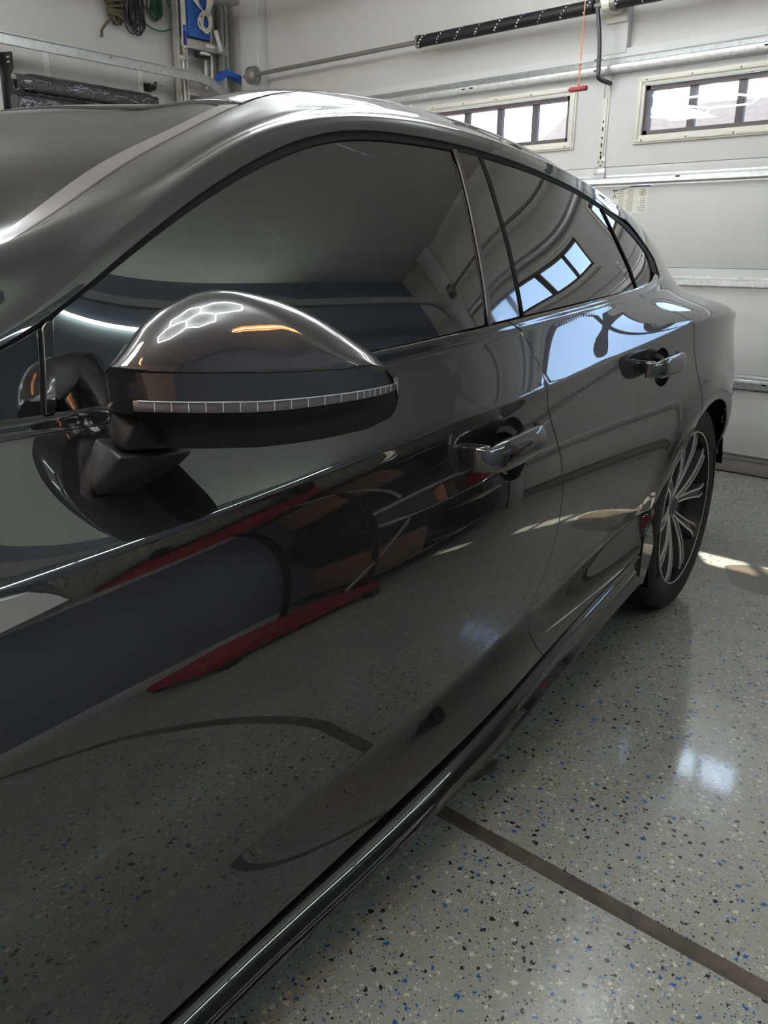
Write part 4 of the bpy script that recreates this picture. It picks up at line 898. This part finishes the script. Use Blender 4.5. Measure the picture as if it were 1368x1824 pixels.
    if detail:
        for start in (197,17):
            tx=bpy.data.curves.new('lettering','FONT'); tx.body='Continental'; tx.size=.030; tx.extrude=.0009; tx.align_x='CENTER'
            to=bpy.data.objects.new('tmp',tx); COL.objects.link(to); dg=bpy.context.evaluated_depsgraph_get(); me=bpy.data.meshes.new_from_object(to.evaluated_get(dg)); bpy.data.objects.remove(to); me.name='lettering'
            for v in me.vertices:
                x,y,z=v.co; r_=.276+y*.85; a=R(start)+ -x*1.15/.285; yy=-.0062-z
                if side<0: a=-a
                v.co=(r_*math.cos(a),S(yy),r_*math.sin(a))
            link('lettering',me,'rubber',w)
    return w
wheel(car,0.0,1,True,.020); 
w2=wheel(car,-2.824,1,False,.020); wheel(car,0.0,-1,False); wheel(car,-2.824,-1,False)
for uc in (0.0,-2.824):
    for sd in (1,-1):
        bm=bmesh.new(); seg=40; rings=[]
        for y in (.012,.30):
            yy=y if sd>0 else 1.822-y
            rings.append([bm.verts.new((uc+.372*math.cos(a),yy,.33+.372*math.sin(a))) for a in np.linspace(R(12),R(205),seg)])
        for k in range(seg-1): bm.faces.new((rings[0][k],rings[0][k+1],rings[1][k+1],rings[1][k]))
        bm.faces.new(rings[1])
        bm_obj('wheel_liner',bm,'void',car)
boxo('underbody',(-3.6,-.45,.10,1.722,.17,.30),'void',car); boxo('rear_subframe',(-.45,.9,.42,1.40,.20,.34),'void',car)
# ------------------------------------------------------------------ simple dark interior
bm=bmesh.new(); prism(bm,[(-2.45,.60),(-2.55,.93),(-2.3,.96),(-1.95,.90),(-1.85,.80),(-1.85,.60)],'y',.16,1.66); bm_obj('dashboard',bm,'seat',car)
def seat(u,y):
    bm=bmesh.new(); box(bm,u-.25,u+.27,y-.24,y+.24,.38,.54,bev=.05)
    mt=Matrix.Translation((u+.28,y,.50))@Matrix.Rotation(R(20),4,'Y'); box(bm,-.07,.07,-.23,.23,0,.58,bev=.05,mtx=mt); box(bm,-.045,.045,-.12,.12,.62,.78,bev=.03,mtx=mt); bm_obj('seat',bm,'seat',car)
for u,y in ((-1.35,.50),(-1.35,1.32),(-.5,.50),(-.5,1.32)): seat(u,y)
bm=bmesh.new(); mt=Matrix.Translation((-1.75,.50,.88))@Matrix.Rotation(R(-65),4,'Y'); pts=[mt@Vector((.18*math.cos(a),.18*math.sin(a),0)) for a in np.linspace(0,2*math.pi,33)[:-1]]; tube(bm,pts,.014,8,closed=True); tube(bm,[mt@Vector((0,-.17,0)),mt@Vector((0,.17,0))],.02,6); bm_obj('steering_wheel',bm,'seat',car)
bm=bmesh.new(); box(bm,-1.74,-1.70,.83,1.03,1.19,1.25,bev=.015); bm_obj('rear_view_mirror',bm,'black',car)
# ------------------------------------------------------------------ door handles
def surf(u,w): return toL(G(np.array([u]),np.array([w])))[0]
def handle(name,par,u0,u1,zc,hh,out,label=None):
    bm=bmesh.new(); n=26; rings=[]; seg=14
    for i in range(n+1):
        t=i/n; u=u0+(u1-u0)*t; zz=zc+.012*(t-.5)
        s0=float(B(u))-.004; w_=surf(u,4.6)
        e=(1-abs(2*t-1)**5)**.5 if 0<t<1 else .02
        d=-(s0)-(.012+out*(e**.8)*.72)      # y of the bar centre (negative = outward)
        ring=[]
        for cy,cz in ((-.95,-.62),(-1,-.50),(-1.04,.18),(-.98,.34),(-.45,.95),(-.25,1.0),(.5,1.0),(.9,.9),(1,.6),(1,-.6),(.9,-.9),(.5,-1),(-.2,-1),(-.5,-.93)):
            ring.append(bm.verts.new((u,d+.0125*max(.3,e)*cy,zz+hh*max(.72,e)*cz)))
        rings.append(ring)
    for A,B_ in zip(rings,rings[1:]):
        for k in range(seg): bm.faces.new((A[k],A[(k+1)%seg],B_[(k+1)%seg],B_[k]))
    bm.faces.new(rings[0]); bm.faces.new(rings[-1])
    for u in (u0+.022,u1-.022):
        box(bm,u-.018,u+.018,-float(B(u))-.022,-float(B(u))+.012,zc-hh*.62,zc+hh*.62,bev=.006)
    return bm_obj(name,bm,'paint',par,60)
def cup(par,uc,zc,ru,rz,dp=.042):
    bm=bmesh.new(); seg=32; rings=[]; hcup=ZM(ell(uc,zc,ru,rz,seg),3,6)
    edge=[surf(u,w) for u,w in hcup]
    for j in range(7):
        t=j/6; f=math.cos(t*math.pi/2*.97); rings.append([bm.verts.new((uc+(e[0]-uc)*(f*.98+.02),e[1]+.003+dp*math.sin(t*math.pi/2),zc+(e[2]-zc)*(f*.98+.02))) for e in edge])
    for A,B_ in zip(rings,rings[1:]):
        for k in range(seg): bm.faces.new((A[k],A[(k+1)%seg],B_[(k+1)%seg],B_[k]))
    bm.faces.new(rings[-1]); bm_obj('handle_recess',bm,'paint',par,60)
cup(fd,-1.283,.755,.066,.058); cup(rd,-.425,.817,.062,.050)
handle('handle',fd,-1.438,-1.215,.770,.0265,.040); handle('handle',rd,-.575,-.365,.830,.024,.040)
# ------------------------------------------------------------------ bright blade on the wing flank at the left edge of the photo
bl=[(-2.62,.742),(-2.62,.785),(-2.45,.787),(-2.245,.785),(-2.213,.783),(-2.195,.776),(-2.172,.7625),(-2.215,.758),(-2.26,.7535)]
def grow(L_,d): 
    cx=sum(p[0] for p in L_)/len(L_); cz=sum(p[1] for p in L_)/len(L_); return [(u+math.copysign(d*1.5,u-cx),z+math.copysign(d,z-cz)) for u,z in L_]
sb=panel('blade_surround',ZM(grow(bl,.006),4,6.2),'gloss',car,off=.0015,lip=.004)
panel('chrome_blade',ZM(bl,4,6.2),'alum',car,off=.006,lip=.007,label='bright metal blade set in a black surround')
# ------------------------------------------------------------------ wing mirror
O=np.array([-2.06,-.09]); Av=np.array([.67267,.73994]); Nv=np.array([-.73994,.67267])
TOP=[(-.0041,.957),(-.0011,.9661),(.0057,.9753),(.0157,.9891),(.0279,1.0046),(.0426,1.0205),(.0612,1.0329),(.0749,1.0394),(.0899,1.0459),(.1088,1.0494),(.1315,1.0493),(.1537,1.0452),(.1766,1.0389),(.1992,1.0302),(.2225,1.0188),(.2457,1.0048),(.2649,.9922),(.2813,.9793),(.2938,.9624),(.3002,.9456),(.3036,.935)]
BOT=[(-.0041,.912),(.0059,.8946),(.0447,.8834),(.1006,.8825),(.1483,.883),(.1846,.8863),(.2213,.8914),(.2703,.9018),(.2969,.915),(.3036,.9286)]
ti=lambda a:float(np.interp(a,*zip(*TOP))); bi=lambda a:float(np.interp(a,*zip(*BOT)))
def mp(a,z,d): q=O+Av*a+Nv*d; return (q[0],-q[1],z)
A0,A1=-.0041,.3036
tt=.5-.5*np.cos(np.linspace(0,math.pi,61)); AS=A0+(A1-A0)*tt
AS=np.array(AS)
def E(a): t=(a-A0)/(A1-A0); x=abs(2*t-1); return max(0,(1-x**2.8))**(1/2.4)
DD=lambda a:.070*E(a)*(1-.12*((a-A0)/(A1-A0)))
zsh=lambda a:.9765+.004*max(0,(a-.16)/.14)-(.012*max(0,(a-.27)/.034))
zst=lambda a:.945+ .012*max(0,(a-.15)/.15)**1.3
zsb=lambda a:.9325+ .0155*max(0,(a-.15)/.15)**1.3
M_=bpy.data.objects.new('wing_mirror',None); COL.objects.link(M_); M_.parent=car; M_.location=(0,0,0)
def rowsobj(name,rowf,m,ang=60,cols=AS,**p):
    bm=bmesh.new(); rr=[[bm.verts.new(f(a)) for a in cols] for f in rowf]
    for A,B_ in zip(rr,rr[1:]):
        for i in range(len(cols)-1): bm.faces.new((A[i],A[i+1],B_[i+1],B_[i]))
    return bm_obj(name,bm,m,M_,ang,**p)
def caprow(ph):
    def f(a):
        zt=ti(a); zs_=min(zsh(a),zt); t=(a-A0)/(A1-A0); PM=1.02; f_=ph/1.5708*PM; d=DD(a)*1.04*(math.sin(f_)/math.sin(PM))**.9; z=zs_+(zt-zs_)*(math.cos(f_)-math.cos(PM))/(1-math.cos(PM))
        # styling ridge sweeping from the crown to the outer end
        rid=.0045*math.exp(-((t-.62-.55*(ph/1.57-.5))/.09)**2)*math.sin(ph)
        return mp(a,z,d+rid)
    return f
rows_=[caprow(p) for p in np.linspace(0.0,math.pi/2,15)]
rows_+= [lambda a:mp(a,min(zsh(a),ti(a))-.0018*E(a),DD(a)*1.042),lambda a:mp(a,min(zsh(a),ti(a))-.0032*E(a),DD(a)*1.02),lambda a:mp(a,min(zsh(a)-.0045,ti(a)),DD(a)*.965),lambda a:mp(a,(zsh(a)+zst(a))/2,DD(a)*.968),lambda a:mp(a,zst(a),DD(a)*.962)]
back=[lambda a:mp(a,bi(a)+(ti(a)-bi(a))*.93,-.052*E(a)-.0),lambda a:mp(a,bi(a)+(ti(a)-bi(a))*.985,-.03*E(a)-.004)]
cap=rowsobj('mirror_cap',rows_,'paint',50); rowsobj('rear_shell',back+rows_[:1],'blackpl')
left=[a for a in AS if a<=.030]; right=[a for a in AS if a>=.0265]
rowsobj('mirror_cap_edge',[lambda a:mp(a,zst(a),DD(a)*.962),lambda a:mp(a,zsb(a),DD(a)*.955),lambda a:mp(a,zsb(a)-.002,DD(a)*.93)],'paint',cols=[a for a in AS if a<=.034])
sgn_=rowsobj('turn_signal',[lambda a:mp(a,zst(a)-.0008,DD(a)*.945),lambda a:mp(a,zst(a)-.0015,DD(a)*.962),lambda a:mp(a,zsb(a)+.0012,DD(a)*.957),lambda a:mp(a,zsb(a)+.0003,DD(a)*.94)],'lens',cols=[a for a in AS if a>.029],label='clear indicator strip with upright ribs')
for i,a in enumerate(list(np.linspace(.052,.255,13))+[.262,.268,.274,.280,.286,.292,.297]):
    tubeo('signal_rib',[mp(a,zsb(a)+.0015,DD(a)*.960+.0003),mp(a,zst(a)-.0018,DD(a)*.964+.0003)],.0005,'stripe',M_,5)
tubeo('signal_trim_line',[mp(a,zst(a)-.0010,DD(a)*.964+.0004) for a in AS if .035<a<.300],.0006,'stripe',M_,5)
def lowrow(ph):
    def f(a):
        zb=bi(a); z0=min(zsb(a)-.0005,ti(a)); z0=max(z0,zb); return mp(a,zb+(z0-zb)*math.cos(ph)**.8,DD(a)*.93*(1-math.sin(ph)**2.2))
    return f
lower=rowsobj('lower_housing',[lowrow(p) for p in np.linspace(0,math.pi/2,10)]+[lambda a:mp(a,bi(a)+(ti(a)-bi(a))*.03,-.03*E(a)-.004),lambda a:mp(a,bi(a)+(ti(a)-bi(a))*.08,-.052*E(a))],'blackpl')
rowsobj('mirror_glass',[lambda a:mp(a,bi(a)+(ti(a)-bi(a))*f_,-.051*E(a)) for f_ in ()] or [lambda a:mp(a,bi(a)+(ti(a)-bi(a))*.08,-.0515*E(a)),lambda a:mp(a,bi(a)+(ti(a)-bi(a))*.5,-.0515*E(a)),lambda a:mp(a,bi(a)+(ti(a)-bi(a))*.93,-.0515*E(a))],'chrome')
# neck under the housing and foot on the door
def hullo(name,pts,m,par,bev=.004):
    bm=bmesh.new(); vs=[bm.verts.new(p) for p in pts]; bmesh.ops.convex_hull(bm,input=vs); 
    bmesh.ops.delete(bm,geom=[v for v in bm.verts if not v.link_faces],context='VERTS')
    bmesh.ops.dissolve_limit(bm,angle_limit=R(3),verts=bm.verts[:],edges=bm.edges[:]); bmesh.ops.bevel(bm,geom=bm.edges[:],offset=bev,segments=3,affect='EDGES',profile=.5)
    return bm_obj(name,bm,m,par,50)
hullo('mirror_neck',[(-2.070,0.080,0.925),(-2.078,0.075,0.900),(-2.085,0.050,0.890),(-2.040,0.045,0.887),(-1.979,0.060,0.875),(-2.020,0.050,0.916),(-2.060,0.045,0.924),(-1.954,0.090,0.891),(-2.03,.11,.925),(-2.04,.11,.895),(-1.96,.11,.89)],'blackpl',M_,.003)
hullo('mirror_foot',[(-2.085,0.068,0.893),(-2.089,0.045,0.886),(-2.107,0.066,0.846),(-2.103,0.075,0.857),(-2.094,0.078,0.876),(-2.055,0.072,0.837),(-1.999,0.082,0.842),(-1.966,0.075,0.866),(-2.047,0.040,0.881),(-2.07,.115,.895),(-2.09,.11,.86),(-1.97,.12,.885),(-1.98,.115,.86)],'blackpl',M_,.003)

# ------------------------------------------------------------------ belongings along the slate blue wall (seen mirrored in the doors)
rk=thing('storage_rack','black wire storage rack along the slate blue wall, mirrored in the doors','rack',(.75,YR+.24,0))
for x in (-.85,.85):
    for y in (-.2,.2): tubeo('post',[(x,y,0),(x,y,1.15)],.014,'black',rk,8)
for z in (.14,.55,.95):
    bm=bmesh.new(); box(bm,-.86,.86,-.21,.21,z-.006,z,bev=.001); sh=bm_obj('shelf',bm,'black',rk)
    for y in (-.205,.205): tubeo('shelf_rim',[(-.86,y,z+.012),(.86,y,z+.012)],.005,'galv',rk,6)
def bxt(name,label,cat_,x,y,z,sx,sy,sz,m,rz=0,grp=None,lid=None):
    g=thing(name,label,cat_,(x,y,z),rz,grp); boxo('body',(-sx/2,sx/2,-sy/2,sy/2,0,sz),m,g,.006)
    if lid: boxo('lid',(-sx/2-.004,sx/2+.004,-sy/2-.004,sy/2+.004,sz,sz+.02),lid,g,.005)
yr=YR+.24
bxt('cardboard_box','brown cardboard box on the rack\'s lowest shelf','box',.15,yr,.141,.36,.3,.26,'card',.1)
bxt('cardboard_box','brown cardboard box on the top shelf of the rack nearest the door','box',1.30,yr,.951,.34,.3,.22,'card',-.1)
bxt('storage_tub','grey tub with white lid on the middle shelf of the rack','tub',.2,yr,.551,.42,.32,.22,'steel',0,None,'paper')
bxt('storage_tub','dark tub with white lid on the rack\'s lowest shelf','tub',1.2,yr,.141,.42,.32,.24,'black',0,None,'paper')
bxt('tool_case','red tool case on the middle shelf of the rack','case',1.25,yr,.551,.40,.26,.16,'red')
def bottle(x,z,m,label,h=.22,r=.04,y=None):
    g=thing('bottle',label,'bottle',(x,yr if y is None else y,z)); bm=bmesh.new()
    P=[(0,0),(r,0),(r,h*.68),(r*.85,h*.78),(r*.35,h*.86),(r*.35,h*.93)]; rings=[[bm.verts.new((q*math.cos(2*math.pi*k/16),q*math.sin(2*math.pi*k/16),zz)) for k in range(16)] for q,zz in P[1:]]
    bm.faces.new(rings[0][::-1]); bm.faces.new(rings[-1])
    for A,B_ in zip(rings,rings[1:]):
        for k in range(16): bm.faces.new((A[k],A[(k+1)%16],B_[(k+1)%16],B_[k]))
    bm_obj('body',bm,m,g,40); tubeo('cap',[(0,0,h*.92),(0,0,h)],r*.42,'black',g,10)
for x,m,l in ((.0,'yellow','yellow'),(.14,'paper','white'),(.27,'red','red'),(.40,'green','green'),(.52,'cream','cream'),(.66,'blue','blue')): bottle(x,.951,m,l+' bottle in the row on the rack\'s top shelf',.24,.042)
for x,m,l in ((.55,'paper','white'),(.68,'orange','orange'),(.80,'olive','olive green')): bottle(x,.551,m,l+' bottle on the middle shelf between tub and red case',.21,.045)
for x,z,m,l in ((-.02,1.55,'paper','white cloth'),(.30,1.58,'beige','beige cloth'),(.62,1.56,'yellow','yellow cloth'),(.95,1.59,'stripe','pale blue cloth')):
    g=thing('hanging_cloth',l+' hanging from a wall hook above the rack','cloth',(x,YR+.03,z)); bm=bmesh.new(); n=12; rr=[]
    for j in range(7):
        rr.append([bm.verts.new((( i/n-.5)*.22*(1+.05*j),.015*math.sin(i*1.3+j*.4)+.02,-j*.045+.02*math.sin(i*.9)*(j>4))) for i in range(n+1)])
    for A,B_ in zip(rr,rr[1:]):
        for i in range(n): bm.faces.new((A[i],A[i+1],B_[i+1],B_[i]))
    o=bm_obj('cloth',bm,m,g,180); sf=o.modifiers.new('s','SOLIDIFY'); sf.thickness=.004; tubeo('hook',[(0,-.03,0),(0,.03,.0)],.005,'steel',g,6)
jk=thing('floor_jack','low red trolley jack on the floor beside the slate blue wall','jack',(-.52,YR+.42,0),.05)
bm=bmesh.new(); prism(bm,[(-.38,.05),(-.38,.11),(-.1,.15),(.30,.13),(.36,.09),(.36,.05)],'y',-.14,.14); bmesh.ops.bevel(bm,geom=bm.edges[:],offset=.01,segments=2,affect='EDGES'); bm_obj('body',bm,'red',jk)
for x in (-.3,.3):
    for y in (-.15,.15): tubeo('wheel',[(x,y-.015,.035),(x,y+.015,.035)],.035,'black',jk,14)
tubeo('lever',[(.3,0,.13),(.62,0,.55)],.012,'steel',jk,8)
cab=thing('tool_cabinet','tall grey tool cabinet by the tan front wall','cabinet',(-4.95,3.3,0)); boxo('body',(-.25,.25,-.5,.5,0,1.7),'steel',cab,.01)
for k in range(5): boxo('drawer',(.25,.262,-.47,.47,.1+.3*k,.37+.3*k),'red',cab,.003)
# ------------------------------------------------------------------ stains on the floor (flat wet marks)
def stain(x,y,sx,sy,lab,m='stain',seed=1,n=26,rz=0,irr=.35):
    q=random.Random(seed); bm=bmesh.new(); ph=[q.uniform(0,6.3) for _ in range(5)]; vs=[]
    for i in range(n*2):
        a=math.pi*i/n; r_=1+irr*sum(math.sin(a*(k+2)+ph[k])/(k+1.6) for k in range(5)); vs.append(bm.verts.new((sx*r_*math.cos(a),sy*r_*math.sin(a),.0006)))
    bm.faces.new(vs); o=bm_obj('floor_stain',bm,m,None,0); o.location=(x,y,0); o.rotation_euler=(0,0,rz); o['label']=lab; o['category']='stain'; return o
stain(.43,-.13,.115,.17,'brown wet patch on the floor catching sunlight, right of the rear wheel',seed=3,rz=-.35,irr=.22)
stain(-1.87,-.085,.16,.035,'long olive damp mark under the side skirt at the bottom of the photo',seed=5,rz=.15)
stain(-1.18,-.06,.035,.018,'small dark scuff on the floor beside the side skirt above the joint',seed=8,m='grout',irr=.5)
# ------------------------------------------------------------------ outside: driveway, neighbouring house
struct('floor',(XD+.16,40,-14,18,-.14,-.04),'roadm')['label']='outdoor driveway'
hs=thing('house','grey-roofed neighbouring house with white gable seen through the garage door windows','house',(17,2.0,0),.12)
boxo('wall',(0,6,-9,9,0,3.0),'siding',hs)
bm=bmesh.new(); prism(bm,[(-.5,2.95),(3,4.75),(6.5,2.95)],'y',-9.4,9.4); bm_obj('roof',bm,'shingle',hs)
for yy in (1.6,-3.6):
    bm=bmesh.new(); prism(bm,[(yy-1.5,2.9),(yy,4.15),(yy+1.5,2.9)],'x',-.9,1.5); bm_obj('gable',bm,'siding',hs)
    bm=bmesh.new()
    for s_ in (-1,1):
        prism(bm,[(yy,4.15),(yy,4.38),(yy+s_*1.8,2.9),(yy+s_*1.55,2.9)],'x',-1.1,1.5)
    bm_obj('gable_trim',bm,'white',hs)
